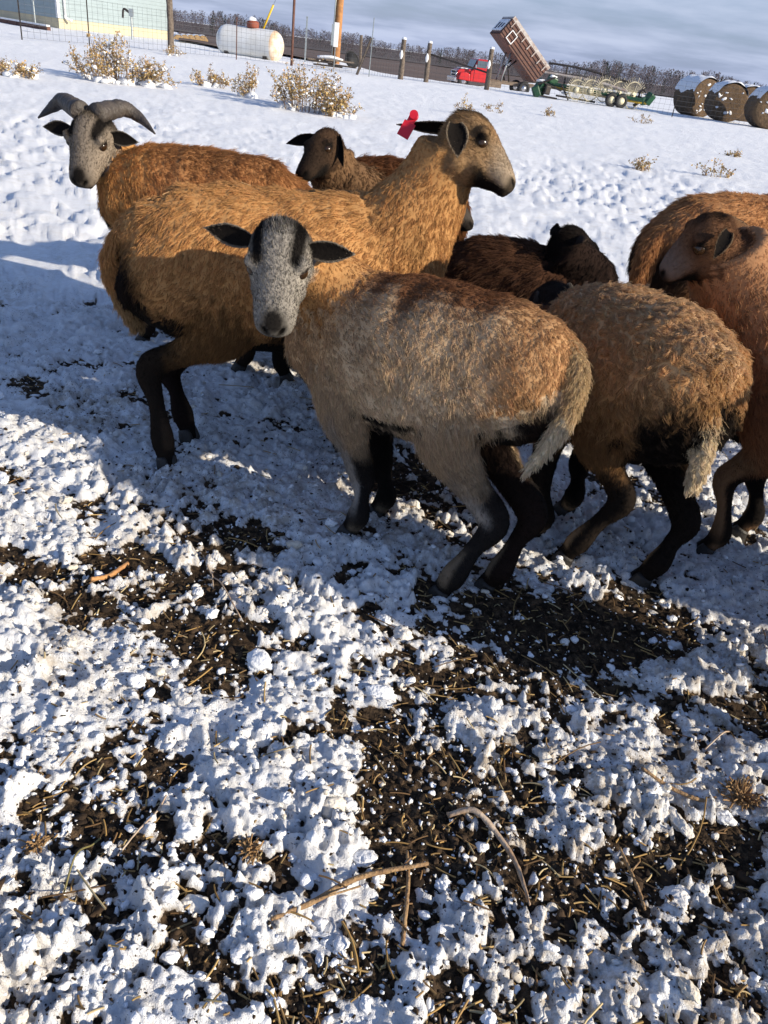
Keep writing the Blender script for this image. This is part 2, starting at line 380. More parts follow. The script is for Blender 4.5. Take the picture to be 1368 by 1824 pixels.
# ------------------------------------------------------------------ loose snow, soil crumbs and straw lying on the yard
def ico(sub):
    bm = bmesh.new(); bmesh.ops.create_icosphere(bm, subdivisions=sub, radius=1.0)
    v = np.array([q.co[:] for q in bm.verts]); f = np.array([[q.index for q in p.verts] for p in bm.faces]); bm.free(); return v, f
def lumpy(v, seed, amp):
    r = np.random.default_rng(seed); d = np.zeros(len(v))
    for k, fq in enumerate((1.6, 3.0, 5.5) if len(v) < 200 else (1.6, 3.0, 6.5, 13.0)):
        for _ in range(3):
            a = r.normal(size=3) * fq; d += amp / (1 + k * .8) * np.sin(v @ a + r.random() * 6.28)
    return v * (1 + d)[:, None]
def scatter(name, n, sub, size, where, colf, mat, label, flat=.75, amp=.16, seed=1, sink=.3, protos=7, smooth=True):
    r = np.random.default_rng(seed); base, F0 = ico(sub); pr = [lumpy(base, seed * 50 + i, amp) for i in range(protos)]
    x, y = where(r, n); z, s, st = ground_fields(x, y); keep = s > -1
    n = len(x); sz = size[0] * (size[1] / size[0]) ** (r.random(n) ** 1.6)
    V_ = np.empty((n, len(base), 3)); ang = r.random((n, 3)) * 6.28
    for i in range(n):
        b = pr[i % protos] * (sz[i] * r.uniform(.55, 1.35, 3)); ca, sa = math.cos(ang[i, 0]), math.sin(ang[i, 0]); cb, sb = math.cos(ang[i, 1]), math.sin(ang[i, 1])
        b = b @ np.array([[ca, -sa, 0], [sa, ca, 0], [0, 0, 1]]) @ np.array([[1, 0, 0], [0, cb, -sb], [0, sb, cb]])
        b[:, 2] *= flat; V_[i] = b + (x[i], y[i], z[i] + sz[i] * flat * (1 - sink * 1.6))
    Fa = (F0[None] + (np.arange(n) * len(base))[:, None, None]).reshape(-1, 3)
    C_ = np.repeat(colf(r, n, x, y, st), len(base), 0)
    o = link(name, mesh_from(name, V_.reshape(-1, 3), Fa, C_, smooth), None, mat); tag(o, label, name.replace('_', ' '), kind='stuff'); return o
def in_view(r, n, ya=.48, yb=2.9, pw=1.0):
    """ground points spread evenly over the yard as seen, denser nearby"""
    d = 1.2 + ((ya + .7) / (yb + .7)) * 0; rr = np.exp(r.uniform(math.log(ya + .7), math.log(yb + .7), n)); th = r.uniform(-R(34), R(34), n)
    return rr * np.sin(th), -.7 + rr * np.cos(th)
def pick(cond, ya=.48, yb=2.9):
    def f(r, n):
        X, Y = [], []; got = 0
        while got < n:
            x, y = in_view(r, n * 2, ya, yb); _, s, st = ground_fields(x, y); k = r.random(len(x)) < cond(x, y, s, st); X.append(x[k]); Y.append(y[k]); got += k.sum()
        return np.concatenate(X)[:n], np.concatenate(Y)[:n]
    return f
def snowcol(r, n, x, y, st):
    c = np.array([.84, .855, .875]) * r.uniform(.88, 1.02, (n, 1)); d = (r.random(n) < .12 + .45 * st)[:, None] * r.uniform(.2, .9, (n, 1)); return c * (1 - d) + np.array([.60, .53, .42]) * d
def soilcol(r, n, x, y, st):
    a = r.random((n, 1)); return np.array([.018, .012, .008]) * (1 - a) + np.array([.075, .048, .028]) * a
edge = lambda x, y, s, st: np.clip(1 - np.abs(s - .55) * 1.4, .12, 1)
scatter('snow_chunks', 170, 4, (.008, .023), pick(edge), snowcol, M['clump'], 'lumps of broken snow lying on the trampled ground', .72, .13, 5, .45)
scatter('snow_lumps', 2600, 2, (.003, .010), pick(edge), snowcol, M['clump'], 'small snow lumps scattered over soil and snow', .75, .22, 6, .4)
scatter('snow_crumbs', 4500, 1, (.0012, .0046), pick(lambda x, y, s, st: .25 + .75 * (s < .6)), snowcol, M['clump'], 'fine snow crumbs sprinkled over the dark soil', .8, .26, 7, .3, 9, False)
scatter('soil_crumbs', 8500, 1, (.0012, .0050), pick(lambda x, y, s, st: .15 + .35 * st + .5 * (s < .5)), soilcol, M['crumb'], 'dark soil crumbs and droppings peppering the snow', .8, .28, 8, .2, 9, False)
scatter('soil_clods', 900, 2, (.004, .011), pick(lambda x, y, s, st: (s < .45) * 1.0 + .02), soilcol, M['crumb'], 'dark clods of trampled soil', .6, .24, 9, .5, 9)

def straw_pieces(n, seed, cond, lens, wid, name, label):
    r = np.random.default_rng(seed); x, y = pick(cond)(r, n); z, s, _ = ground_fields(x, y); vs, fs, cs = [], [], []
    pal = np.array([[.50, .34, .14], [.38, .24, .10], [.60, .47, .25], [.22, .13, .06], [.45, .28, .10]])
    for i in range(n):
        L = lens[0] * (lens[1] / lens[0]) ** (r.random() ** 1.5); a = r.uniform(0, 6.28); tilt = r.normal(0, .16); d = V(math.cos(a), math.sin(a), tilt); c = V(x[i], y[i], z[i] + .003 + abs(tilt) * L * .4)
        bend = V(-d[1], d[0], 0) * r.normal(0, .045) * L + V(0, 0, abs(r.normal(0, .03)) * L); pts = [c - d * L / 2, c - d * L / 6 + bend, c + d * L / 6 + bend, c + d * L / 2]
        wv = wid * r.uniform(.6, 1.5); v, f, t, p = tube(pts, [(wv, wv * .6), (wv, wv * .6), (wv * .9, wv * .55), (wv * .6, wv * .4)], 5, 4, (0, 0, 1), False)
        b = len(vs) * len(v); vs.append(v); fs.append(np.array(f) + b); q = pal[r.integers(0, 5)] * r.uniform(.35, 1.0); cs.append(np.repeat(q[None], len(v), 0))
    o = link(name, mesh_from(name, np.vstack(vs), np.vstack(fs), np.vstack(cs), False), None, M['straw']); tag(o, label, 'straw', kind='stuff')
straw_pieces(1900, 15, lambda x, y, s, st: .10 + .9 * (s < .5), (.008, .045), .0008, 'straw_litter', 'short straw pieces strewn over the soil')
straw_pieces(130, 16, lambda x, y, s, st: .25 + .75 * (s < .5), (.045, .14), .0014, 'hay_stems', 'longer dry hay stems lying about')

# single sticks and stalks big enough to point at
M['wood'] = plain('splinter_wood', (.50, .26, .10), .7, .3, 30, bump=.4, c2=(.34, .16, .06))
M['twig'] = plain('twig_bark', (.20, .115, .055), .8, .5, 40, bump=.6, c2=(.42, .27, .13))
M['bone'] = plain('pale_stalk', (.50, .40, .30), .55, .3, 25, bump=.3, c2=(.27, .15, .075))
M['hay'] = plain('chewed_hay', (.34, .20, .085), .9, .5, 60, bump=.5)
def gp(x, y, h=.012):
    p = gnd(x, y); return V(p[0], p[1], gz(p[0], p[1]) + h)
def stick(name, pixels, rad, mat, label, cat, h=.010, twigs=()):
    P = [gp(*q, h) for q in pixels]; b = MB(); org = P[len(P) // 2] * V(1, 1, 0)
    v, f, t, ph = tube(P, rad, 26, 9, (0.1, .2, 1)); rr_ = np.random.default_rng(len(label)); v = v + rr_.normal(0, rad[0] * .10, v.shape); b.add(v, f)
    for tw in twigs:
        Q = [gp(*q, h + .006) for q in tw]; v, f, t, ph = tube(Q, [rad[0] * .5, rad[0] * .4, rad[0] * .2][:max(2, len(Q))], 10, 6, (0.1, .2, 1)); b.add(v, f)
    o = b.build(name, mat, None, org, True); o.location = tuple(org); tag(o, label, cat); return o
stick('wood_splinter', [(165, 1058), (195, 1036), (228, 1013)], [.0045, .0055, .0055], M['wood'], 'flat orange wood splinter on bare soil left of the sheep', 'wood splinter')
stick('curved_stalk', [(795, 1460), (840, 1466), (890, 1505), (918, 1555), (936, 1632)], [.0050, .0050, .0046, .0038, .0020], M['bone'], 'long pale curved stalk, thick end left, lying across dirty snow', 'stalk', .016)
stick('forked_twig', [(482, 1655), (555, 1620), (640, 1575), (760, 1550)], [.0028, .0042, .0046, .0030], M['twig'], 'long brown forked twig across the middle foreground', 'twig', .012, [[(640, 1575), (700, 1562), (730, 1540)], [(560, 1618), (600, 1608), (640, 1590)]])
stick('upright_twig', [(715, 1690), (722, 1620), (726, 1560), (724, 1520)], [.0030, .0034, .003, .002], M['twig'], 'short brown twig crossing the end of the long forked twig', 'twig', .010)
stick('brown_stick', [(1130, 1398), (1185, 1422), (1240, 1440), (1268, 1434)], [.0028, .0036, .0038, .0022], M['twig'], 'dark brown stick beside the chewed hay wad', 'stick')
stick('knotted_stalk', [(1100, 1518), (1122, 1560), (1138, 1600), (1146, 1626)], [.0022, .0030, .0030, .0020], M['twig'], 'knotted dry stalk right of the pale curved stalk', 'stalk', .010, [[(1122, 1560), (1136, 1542)]])
stick('yellow_straw', [(1250, 1346), (1275, 1330), (1292, 1320)], [.0016, .0018, .0014], M['bone'], 'short yellow straw on clean snow near the right edge', 'straw')
stick('bent_hay_stem', [(362, 1000), (378, 1035), (395, 1062), (428, 1112)], [.0012, .0014, .0012, .0010], M['bone'], 'bent tan hay stem on the bare patch beside the splinter', 'hay stem', .012, [[(378, 1035), (380, 1062)]])
stick('slanted_hay_stem', [(210, 1530), (245, 1490), (280, 1455), (298, 1438)], [.0012, .0015, .0014, .0010], M['bone'], 'slanting tan hay stem on soil in the lower left', 'hay stem', .012)
stick('green_hay_stem', [(115, 1604), (140, 1555), (165, 1510), (180, 1498)], [.0012, .0014, .0014, .0012], plain('green_stem', (.20, .17, .06), .7), 'greenish hay stem on snow, leaning beside the slanting stem', 'hay stem', .012)
def wad(c, r, n, label):
    b = MB(); org = gp(*c, 0); rr_ = np.random.default_rng(n)
    for _ in range(n):
        a = rr_.uniform(0, 6.28); e = rr_.uniform(.1, 1.1); d = V(math.cos(a) * math.cos(e), math.sin(a) * math.cos(e), math.sin(e)); o_ = rr_.normal(0, r * .3, 3) * V(1, 1, .3)
        p = org + o_ + V(0, 0, .003); b.tube([p, p + d * r * rr_.uniform(.4, .9) + V(0, 0, -.002), p + d * r * rr_.uniform(.9, 1.3) + V(0, 0, -.006)], [.0016, .0014, .0006], 4, 4)
    o = b.build('hay_wad', M['hay'], None, org); o.location = tuple(org); tag(o, label, 'hay wad')
wad((1312, 1428), .030, 150, 'wad of chewed brown hay by the right edge')
wad((445, 1530), .018, 70, 'small wad of brown hay on soil in the lower left')
wad((66, 1520), .016, 50, 'tiny tuft of chewed hay on snow at the left edge')

# ------------------------------------------------------------------ sheep
def hair_material():
    m = bpy.data.materials.new('fleece_hair'); m.use_nodes = True; t = m.node_tree; t.nodes.clear()
    out = N(t, 'ShaderNodeOutputMaterial')
    a = N(t, 'ShaderNodeAttribute', attribute_name='col'); hi = N(t, 'ShaderNodeHairInfo')
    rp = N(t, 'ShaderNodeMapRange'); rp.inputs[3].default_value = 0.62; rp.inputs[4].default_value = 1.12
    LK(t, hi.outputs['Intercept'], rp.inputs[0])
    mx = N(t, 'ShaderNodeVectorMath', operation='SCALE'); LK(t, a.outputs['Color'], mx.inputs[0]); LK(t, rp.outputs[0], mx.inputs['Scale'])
    b = N(t, 'ShaderNodeBsdfPrincipled'); LK(t, mx.outputs[0], b.inputs['Base Color'])
    b.inputs['Roughness'].default_value = 0.6; b.inputs['Specular IOR Level'].default_value = 0.08
    tr = N(t, 'ShaderNodeBsdfTranslucent'); LK(t, mx.outputs[0], tr.inputs['Color'])
    ms = N(t, 'ShaderNodeMixShader'); ms.inputs[0].default_value = 0.38
    LK(t, b.outputs[0], ms.inputs[1]); LK(t, tr.outputs[0], ms.inputs[2]); LK(t, ms.outputs[0], out.inputs['Surface'])
    return m
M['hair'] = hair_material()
M['hide'] = colmat('hide', 1.0, 0.5, 90); M['hide'].node_tree.nodes['Principled BSDF'].inputs['Specular IOR Level'].default_value = 0.03
def eye_material():
    m, t, b = newmat('eye_surface'); b.inputs['Base Color'].default_value = (0.028, 0.014, 0.006, 1); b.inputs['Roughness'].default_value = 0.22; return m
M['eye'] = eye_material()
M['hoof'] = plain('hoof_horn', (0.02, 0.016, 0.013), 0.6, 0.4, 40, bump=0.3)
M['horn'] = plain('horn_keratin', (0.075, 0.060, 0.049), 0.6, 0.5, 14, bump=0.8, c2=(0.032, 0.026, 0.022), bscale=60)
M['tag_red'] = plain('red_tag_plastic', (0.62, 0.015, 0.03), 0.35, 0.15, 20)

TORSO, NECK, HEAD, FLEG, HLEG, TAIL, EAR = range(7)
BLACK = V(.013, .011, .010)

def ear_mesh(base, tip, face, width=0.058, cup=0.35, droop=0.0):
    """leaf shaped cupped ear; face = direction its hollow faces"""
    base = np.asarray(base, float); tip = np.asarray(tip, float)
    L = np.linalg.norm(tip - base); d = (tip - base) / L; f = nrm(face - d * np.dot(face, d)); s = np.cross(d, f)
    nu, nv = 13, 9; tt = np.linspace(0, 1, nu); ss = np.linspace(-1, 1, nv)
    prof = 0.5 * width * np.clip(1.9 * np.sqrt(np.clip(tt + .05, 0, 1)) * (1 - tt) ** 0.55 * 0.80 + 0.0, 0.004, None)
    prof = 0.5 * width * np.maximum(np.sin(np.pi * np.clip(tt * .84 + .16, 0, 1)) ** 0.8 * (1 - .35 * tt ** 3), 0.04)
    v = []; inside = []; rim = []; tpar = []
    for layer, off in ((0, 0.0), (1, -0.0045)):
        for i, t in enumerate(tt):
            wv = prof[i]
            for q in ss:
                curl = cup * (1 - 0.45 * t)
                p = base + d * (t * L) + s * (wv * q * (1 - 0.25 * curl * q * q)) + f * (wv * curl * (q * q) + off * (1 - q ** 4 * 0.9) * (1 - t * .6)) + V(0, 0, -droop) * t * t
                v.append(p); inside.append(1 - layer); rim.append(max(abs(q) ** 6, t ** 12)); tpar.append(t)
    F = []; K = nu * nv
    for i in range(nu - 1):
        for j in range(nv - 1):
            a = i * nv + j
            F.append([a, a + 1, a + nv + 1, a + nv]); F.append([K + a, K + a + nv, K + a + nv + 1, K + a + 1])
    for i in range(nu - 1):
        a = i * nv; F.append([a, a + nv, K + a + nv, K + a]); a = i * nv + nv - 1; F.append([a, K + a, K + a + nv, a + nv])
    for j in range(nv - 1):
        a = (nu - 1) * nv + j; F.append([a, a + 1, K + a + 1, K + a])
    return np.array(v), F, np.array(inside, float), np.array(rim), np.array(tpar), d

HEADSEC = [  # x, top, bottom, half width
    (-.050, .010, -.055, .030), (-.030, .038, -.085, .050), (.000, .050, -.104, .061), (.035, .052, -.110, .0655), (.070, .045, -.108, .064),
    (.105, .034, -.101, .0565), (.140, .019, -.090, .0490), (.175, .004, -.082, .0455), (.205, -.009, -.077, .0440), (.228, -.020, -.072, .0405), (.244, -.030, -.066, .032), (.253, -.040, -.058, .016)]

def make_sheep(S):
    label = S['label']; sc = S.get('scale', 1.0); seed = S.get('seed', 1); rg = np.random.default_rng(seed)
    hip = np.asarray(S['hip'], float); chest = np.asarray(S['chest'], float)
    ax = chest - hip; L = np.linalg.norm(ax); ax = ax / L
    hd = nrm(V(ax[0], ax[1], 0)); left = V(-hd[1], hd[0], 0); up = np.cross(ax, np.cross(V(0, 0, 1), ax)); up = nrm(up)
    W_, H_ = S.get('girth', (1, 1))
    org = V((hip[0] + chest[0]) / 2, (hip[1] + chest[1]) / 2, 0)
    root = thing('sheep', org, label, 'sheep', S.get('group', 'flock of hair sheep'))
    verts, faces, part, tpar, phip, legid = [], [], [], [], [], []
    def addp(r, pid, lid=-1):
        v, f, t, p = r; b = sum(len(q) for q in verts); verts.append(v); faces.extend([[b + i for i in q] for q in f])
        part.append(np.full(len(v), pid)); tpar.append(t); phip.append(p); legid.append(np.full(len(v), lid))
    # torso
    prof = [(-.33, .015, .020, .030), (-.305, .075, .085, .030), (-.24, .118, .128, .022), (-.12, .152, .172, .008), (.08, .168, .196, 0), (.38, .182, .212, -.012), (.68, .178, .212, -.014),
            (.92, .150, .198, -.004), (1.10, .118, .168, .004), (1.24, .078, .112, .012), (1.30, .020, .028, .018)]
    st = S.get('stations')
    pts = [hip + ax * (u * 0.5 * sc if u < 0 else (u * L if u <= 1 else L + (u - 1) * 0.5 * sc)) + up * dz * sc for (u, a, b, dz) in prof]
    sag = S.get('sag', 0.0)
    rad = [(a * sc * W_, b * sc * H_) for (u, a, b, dz) in prof]
    addp(tube(pts, rad, 44, 30, up), TORSO)
    # head frame
    poll = np.asarray(S['poll'], float); nose = np.asarray(S['nose'], float)
    hl = S.get('hscale', 1.0) * sc; tipp = nose
    for _ in range(6):       # the muzzle tip lies a little under the line through the poll
        hx = nrm(nose - poll); hz = nrm(np.asarray(S['hup'], float) - hx * np.dot(S['hup'], hx)); hy = np.cross(hz, hx)
        nose = tipp + hz * .048 * hl
    hf = np.linalg.norm(nose - poll) / (0.253 * hl) if S.get('fit_head', True) else 1.0
    Hd = lambda x, y, z: poll + hx * x * hl * hf + hy * y * hl + hz * z * hl
    hw = S.get('hwid', 1.0)
    hp = [Hd(x, 0, (a + b) / 2) for (x, a, b, c) in HEADSEC]; hr = [(c * hl * hw, (a - b) / 2 * hl) for (x, a, b, c) in HEADSEC]
    addp(tube(hp, hr, 40, 26, hz), HEAD)
    for sgn in (1, -1):   # brow, cheek and lip volume
        for (x, y, z, r) in ((.084, .0500, .017, .019), (.050, .036, -.060, .036), (.118, .030, -.050, .030), (.216, .022, -.042, .019), (.225, .013, -.064, .015)):
            c = Hd(x, y * sgn * hw, z); rr = r * hl
            q = [c - hx * rr * .9, c - hx * rr * .5, c, c + hx * rr * .5, c + hx * rr * .9]
            addp(tube(q, [rr * .3, rr * .82, rr, rr * .82, rr * .3], 9, 12, hz), HEAD)
    # neck
    nb = S.get('neck_base'); nb = chest + ax * 0.02 * sc + up * 0.06 * sc if nb is None else np.asarray(nb, float)
    nend = Hd(*S.get('nend', (-.012, 0, -.045)))
    nmid = S.get('neck_mid'); nmid = (nb * .45 + nend * .55) + V(0, 0, -.01) if nmid is None else np.asarray(nmid, float)
    nr = S.get('neck_r', (.135, .105, .076)); 
    nref = hd * 1.0 + V(0, 0, .2)
    addp(tube([nb - nrm(nmid - nb) * .05, nb, nmid, nend], [(nr[0] * .86 * sc, nr[0] * 1.15 * sc), (nr[0] * .92 * sc, nr[0] * 1.2 * sc), (nr[1] * .86 * sc, nr[1] * 1.1 * sc), (nr[2] * .94 * sc, nr[2] * 1.05 * sc)], 22, 22, nref), NECK)
    # tail
    tb = hip - ax * .135 * sc + up * .085 * sc
    tl = S.get('tail')
    if tl is None: tl = [tb, tb - hd * .055 * sc + V(0, 0, -.06 * sc), tb - hd * .062 * sc + V(0, 0, -.15 * sc), tb - hd * .045 * sc + V(0, 0, -.24 * sc)]
    else: tl = [tb] + [np.asarray(q, float) for q in tl]
    tw = S.get('tail_r', (.036, .034, .028, .016))
    addp(tube(tl, [tw[0]] + list(np.interp(np.linspace(0, 1, len(tl) - 1), np.linspace(0, 1, len(tw)), tw)), 20, 12, left), TAIL)
    # legs
    feet = S['feet']; hocks = S.get('hocks', {}); hoofs = []
    for k, (key, sgn, fr) in enumerate((('fl', 1, True), ('fr', -1, True), ('hl', 1, False), ('hr', -1, False))):
        f = np.asarray(feet[key], float)
        if len(f) == 2: f = V(f[0], f[1], gz(f[0], f[1]) - 0.022)
        lowd = nrm(V(*(S.get('toe', {}).get(key, hd))))
        if fr:
            top = chest - ax * .03 * sc + left * sgn * .085 * sc * W_ - up * .03 * sc
            elbow = chest - ax * .045 * sc + left * sgn * .092 * sc * W_ - up * .16 * sc
            hgt = elbow[2] - f[2]
            knee = S.get('knees', {}).get(key)
            if knee is None: knee = elbow * .42 + f * .58 + hd * .018 * sc + V(0, 0, .03)
            fet = f + V(0, 0, .082 * sc) - lowd * .020 * sc
            mid = (knee + fet) / 2 - hd * .004
            P = [top, elbow, (elbow + knee) / 2, knee, mid, fet, f + V(0, 0, .045 * sc) - lowd * .004, f + V(0, 0, .012) + lowd * .008]
            r = [(.06, .095), (.050, .068), (.033, .041), (.0305, .035), (.0180, .0205), (.0265, .031), (.0205, .024), (.024, .028)]
        else:
            top = hip + ax * .03 * sc + left * sgn * .075 * sc * W_ + up * .0 * sc
            stif = hip + ax * .085 * sc + left * sgn * .098 * sc * W_ - up * .135 * sc
            hock = hocks.get(key)
            if hock is None: hock = V(*(f[:2]), 0) - hd * .055 * sc + V(0, 0, f[2] + .27 * sc)
            hock = np.asarray(hock, float)
            fet = f + V(0, 0, .082 * sc) - lowd * .022 * sc
            gas = stif * .42 + hock * .58 + hd * .012
            mid = (hock + fet) / 2
            P = [top, stif, gas, hock, mid, fet, f + V(0, 0, .045 * sc) - lowd * .004, f + V(0, 0, .012) + lowd * .008]
            r = [(.070, .115), (.058, .088), (.032, .045), (.0285, .040), (.0185, .0225), (.0275, .032), (.021, .025), (.025, .029)]
        lt = S.get('leg_thick', 1.0)
        r = [(a * sc * (lt if i > 1 else 1), b * sc * (lt if i > 1 else 1)) for i, (a, b) in enumerate(r)]
        if not fr:   # the point of the hock
            hb = hock - nrm(mid - hock) * .030 * sc - hd * .012 * sc; q_ = [hb, hock * .5 + hb * .5, hock * .75 + mid * .25]; addp(tube(q_, [(.012 * sc, .014 * sc), (.019 * sc, .023 * sc), (.017 * sc, .020 * sc)], 8, 10, hd), HLEG, k); tpar[-1] = np.full(len(tpar[-1]), .44)
        addp(tube(P, r, 40, 16, hd), FLEG if fr else HLEG, k)
        hoofs.append((f, lowd))
    for (p0, p1, rr, pid) in S.get('extra', []):
        p0 = np.asarray(p0, float); p1 = np.asarray(p1, float)
        addp(tube([p0, p0 * .8 + p1 * .2, (p0 + p1) / 2, p0 * .2 + p1 * .8, p1], [rr * .3, rr * .85, rr, rr * .85, rr * .3], 12, 14, (0.1, 0.9, .2)), pid)
    SV = np.vstack(verts); SP = np.concatenate(part); ST = np.concatenate(tpar); SPH = np.concatenate(phip); SL = np.concatenate(legid)
    # one continuous skin
    tmp = link('tmp_skin', mesh_from('tmp_skin', SV, faces)); tmp.data.polygons.foreach_set('use_smooth', np.ones(len(tmp.data.polygons), bool))
    md = tmp.modifiers.new('r', 'REMESH'); md.mode = 'VOXEL'; md.voxel_size = S.get('voxel', .009); md.use_smooth_shade = True
    ms = tmp.modifiers.new('s', 'SMOOTH'); ms.factor = 0.5; ms.iterations = S.get('smooth', 11)
    dg = bpy.context.evaluated_depsgraph_get(); me0 = bpy.data.meshes.new_from_object(tmp.evaluated_get(dg))
    bpy.data.objects.remove(tmp)
    nvv = len(me0.vertices); co = np.empty(nvv * 3, np.float32); me0.vertices.foreach_get('co', co); co = co.reshape(-1, 3).astype(float)
    npoly = len(me0.polygons); lt_ = np.empty(npoly, np.int32); me0.polygons.foreach_get('loop_total', lt_)
    lv = np.empty(len(me0.loops), np.int32); me0.loops.foreach_get('vertex_index', lv)
    ls = np.empty(npoly, np.int32); me0.polygons.foreach_get('loop_start', ls)
    F4 = np.stack([lv[ls], lv[ls + 1], lv[ls + 2], lv[np.minimum(ls + 3, len(lv) - 1)]], 1); F4[lt_ == 3, 3] = F4[lt_ == 3, 2]
    bpy.data.meshes.remove(me0)
    kd = kdtree.KDTree(len(SV))
    for i, q in enumerate(SV): kd.insert(q, i)
    kd.balance()
    idx = np.array([kd.find(q)[1] for q in co])
    vp, vt, vph, vl = SP[idx], ST[idx], SPH[idx], SL[idx]
    # nostrils
    rel0 = co - hip; wob = fbm((rel0 @ hd) * 9 + seed, co[:, 2] * 9 + (rel0 @ left) * 6, seed + 5, 3) - .5
    out0 = co - (hip + np.clip((rel0 @ ax) / L, 0, 1)[:, None] * (ax * L)); co = co + nrm(out0) * (wob * .030 * (vp == TORSO))[:, None]
    hc = np.stack([(co - poll) @ hx / (hl * hf), (co - poll) @ hy / hl, (co - poll) @ hz / hl], 1)
    for sgn in (1, -1):
        yy = hc[:, 1] * sgn - .0175; zz = hc[:, 2] + .036; nd = np.sqrt(((hc[:, 0] - .243) / .012) ** 2 + ((yy * .75 + zz * .66) / .0105) ** 2 + ((yy * -.66 + zz * .75) / .0045) ** 2); k_ = np.clip(1.15 - nd, 0, 1)[:, None]
        co = co - k_ * (hx * .010 + hz * -.002) * hl
    # ears joined to the skin
    ears = []; nbase = len(co)
    E_in = []; E_rim = []; E_t = []; E_d = []; extraF = []
    allco = [co]
    for ek, sgn in (('ear_l', 1), ('ear_r', -1)):
        e = S.get(ek)
        eb = Hd(-.004, .050 * sgn * hw, .012)
        if e and 'base' in e: eb = np.asarray(e['base'], float)
        if e is None: e = dict(tip=Hd(-.04, .150 * sgn, -.012), face=hx * .8 - hz * .4)
        v, f, ins, rim, tp_, d = ear_mesh(eb, e['tip'], np.asarray(e['face'], float), e.get('width', .058) * sc, e.get('cup', .4), e.get('droop', .012))
        b0 = sum(len(q) for q in allco); allco.append(v); extraF.extend([[b0 + i for i in q] for q in f])
        E_in.append(ins); E_rim.append(rim); E_t.append(tp_); E_d.append(np.repeat(d[None], len(v), 0))
    co_all = np.vstack(allco); ne = len(co_all) - nbase
    F_all = np.vstack([F4, np.array(extraF, np.int32)])
    vp = np.concatenate([vp, np.full(ne, EAR)]); vt = np.concatenate([vt, np.concatenate(E_t)]); vph = np.concatenate([vph, np.zeros(ne)]); vl = np.concatenate([vl, np.full(ne, -1)])
    ein = np.concatenate([np.zeros(nbase), np.concatenate(E_in)]); erim = np.concatenate([np.zeros(nbase), np.concatenate(E_rim)])
    edir = np.vstack([np.zeros((nbase, 3)), np.vstack(E_d)])
    hc = np.stack([(co_all - poll) @ hx / (hl * hf), (co_all - poll) @ hy / hl, (co_all - poll) @ hz / hl], 1)
    # sheep frame coordinates: along, left, height
    rel = co_all - hip; lx = rel @ hd / L; ly = rel @ left; lz = co_all[:, 2]
    # normals
    tri = np.vstack([F_all[:, [0, 1, 2]], F_all[:, [0, 2, 3]]]); 
    fn = np.cross(co_all[tri[:, 1]] - co_all[tri[:, 0]], co_all[tri[:, 2]] - co_all[tri[:, 0]])
    vn = np.zeros_like(co_all)
    for k_ in range(3): np.add.at(vn, tri[:, k_], fn)
    vn = nrm(vn)
    # colour, hair length and comb per vertex
    D = dict(part=vp, t=vt, phi=np.where(vph > math.pi, 2 * math.pi - vph, vph), leg=vl, hc=hc, lx=lx, ly=ly, lz=lz, n=vn, ins=ein, rim=erim, co=co_all, ns=fbm(lx * 9 + 3 * seed, lz * 16 + ly * 7, seed, 3) - .5, hd=hd, left=left, vlow=(chest[2] + hip[2]) / 2)
    C = S['paint'](D)
    hlen = np.full(len(co_all), S.get('hair', .034)); 
    m = vp == NECK; hlen[m] *= np.interp(vt[m], [0, .55, .8, 1], [1, .95, .62, .38])
    hlen[vp == HEAD] = .0085 + .010 * sstep(.03, -.03, hc[vp == HEAD, 0]) 
    m = vp == HEAD; hlen[m] *= 1 - .6 * sstep(.19, .25, hc[m, 0])
    m = vp == FLEG; hlen[m] = np.interp(vt[m], [0, .14, .32, .45, 1], [1, .9, .45, .28, .24]) * .034
    m = vp == HLEG; hlen[m] = np.interp(vt[m], [0, .18, .32, .44, 1], [1, .95, .42, .26, .22]) * .034
    hlen[vp == TAIL] = S.get('tailhair', .028); hlen[vp == EAR] = .006
    und = (vp == TORSO) & (vn[:, 2] < -.5); hlen[und] *= .8
    # the tuft on the poll
    tf = np.exp(-((hc[:, 0] + .012) / .022) ** 2 - (hc[:, 1] / .03) ** 2) * (vp == HEAD) * (hc[:, 2] > .02); hlen += tf * S.get('tuft', .012)
    # smooth the length field a little over the mesh
    deg = np.zeros(len(co_all)); 
    e0 = np.concatenate([tri[:, 0], tri[:, 1], tri[:, 2]]); e1 = np.concatenate([tri[:, 1], tri[:, 2], tri[:, 0]])
    np.add.at(deg, e0, 1); np.add.at(deg, e1, 1)
    for _ in range(8):
        a = np.zeros(len(co_all)); np.add.at(a, e0, hlen[e1]); np.add.at(a, e1, hlen[e0]); hlen = np.where(vp == EAR, hlen, a / np.maximum(deg, 1))
    lift = np.full(len(co_all), S.get('lift', .31)); lift[vp == HEAD] = .35; lift[(vp == FLEG) | (vp == HLEG)] = .25; lift[vp == EAR] = .25; lift[vp == TAIL] = .45
    comb = np.zeros_like(co_all); 
    comb[:] = -hd * .45 + V(0, 0, -1.0)
    topm = np.clip(vn[:, 2], 0, 1)[:, None]
    comb = comb - hd * .9 * topm + left * (np.sign(ly) * topm[:, 0] * .35)[:, None]
    comb[vp == NECK] = (-hd * .35 + V(0, 0, -1.0))
    comb[vp == HEAD] = -hx * 1.0 + hz * .15
    comb[vp == EAR] = edir[vp == EAR]
    comb[vp == TAIL] = V(0, 0, -1)
    sw = (fbm(lx * 5 + seed, lz * 9 + ly * 4, seed + 40, 3) - .5)[:, None] * S.get('swirl', 1.3)
    comb = comb + np.cross(vn, comb) * sw
    comb = nrm(comb - vn * np.sum(comb * vn, 1, keepdims=True))
    # skin object
    skinc = C * .8
    body = link('body', mesh_from('body', co_all - org, F_all, skinc), root, M['hide'])
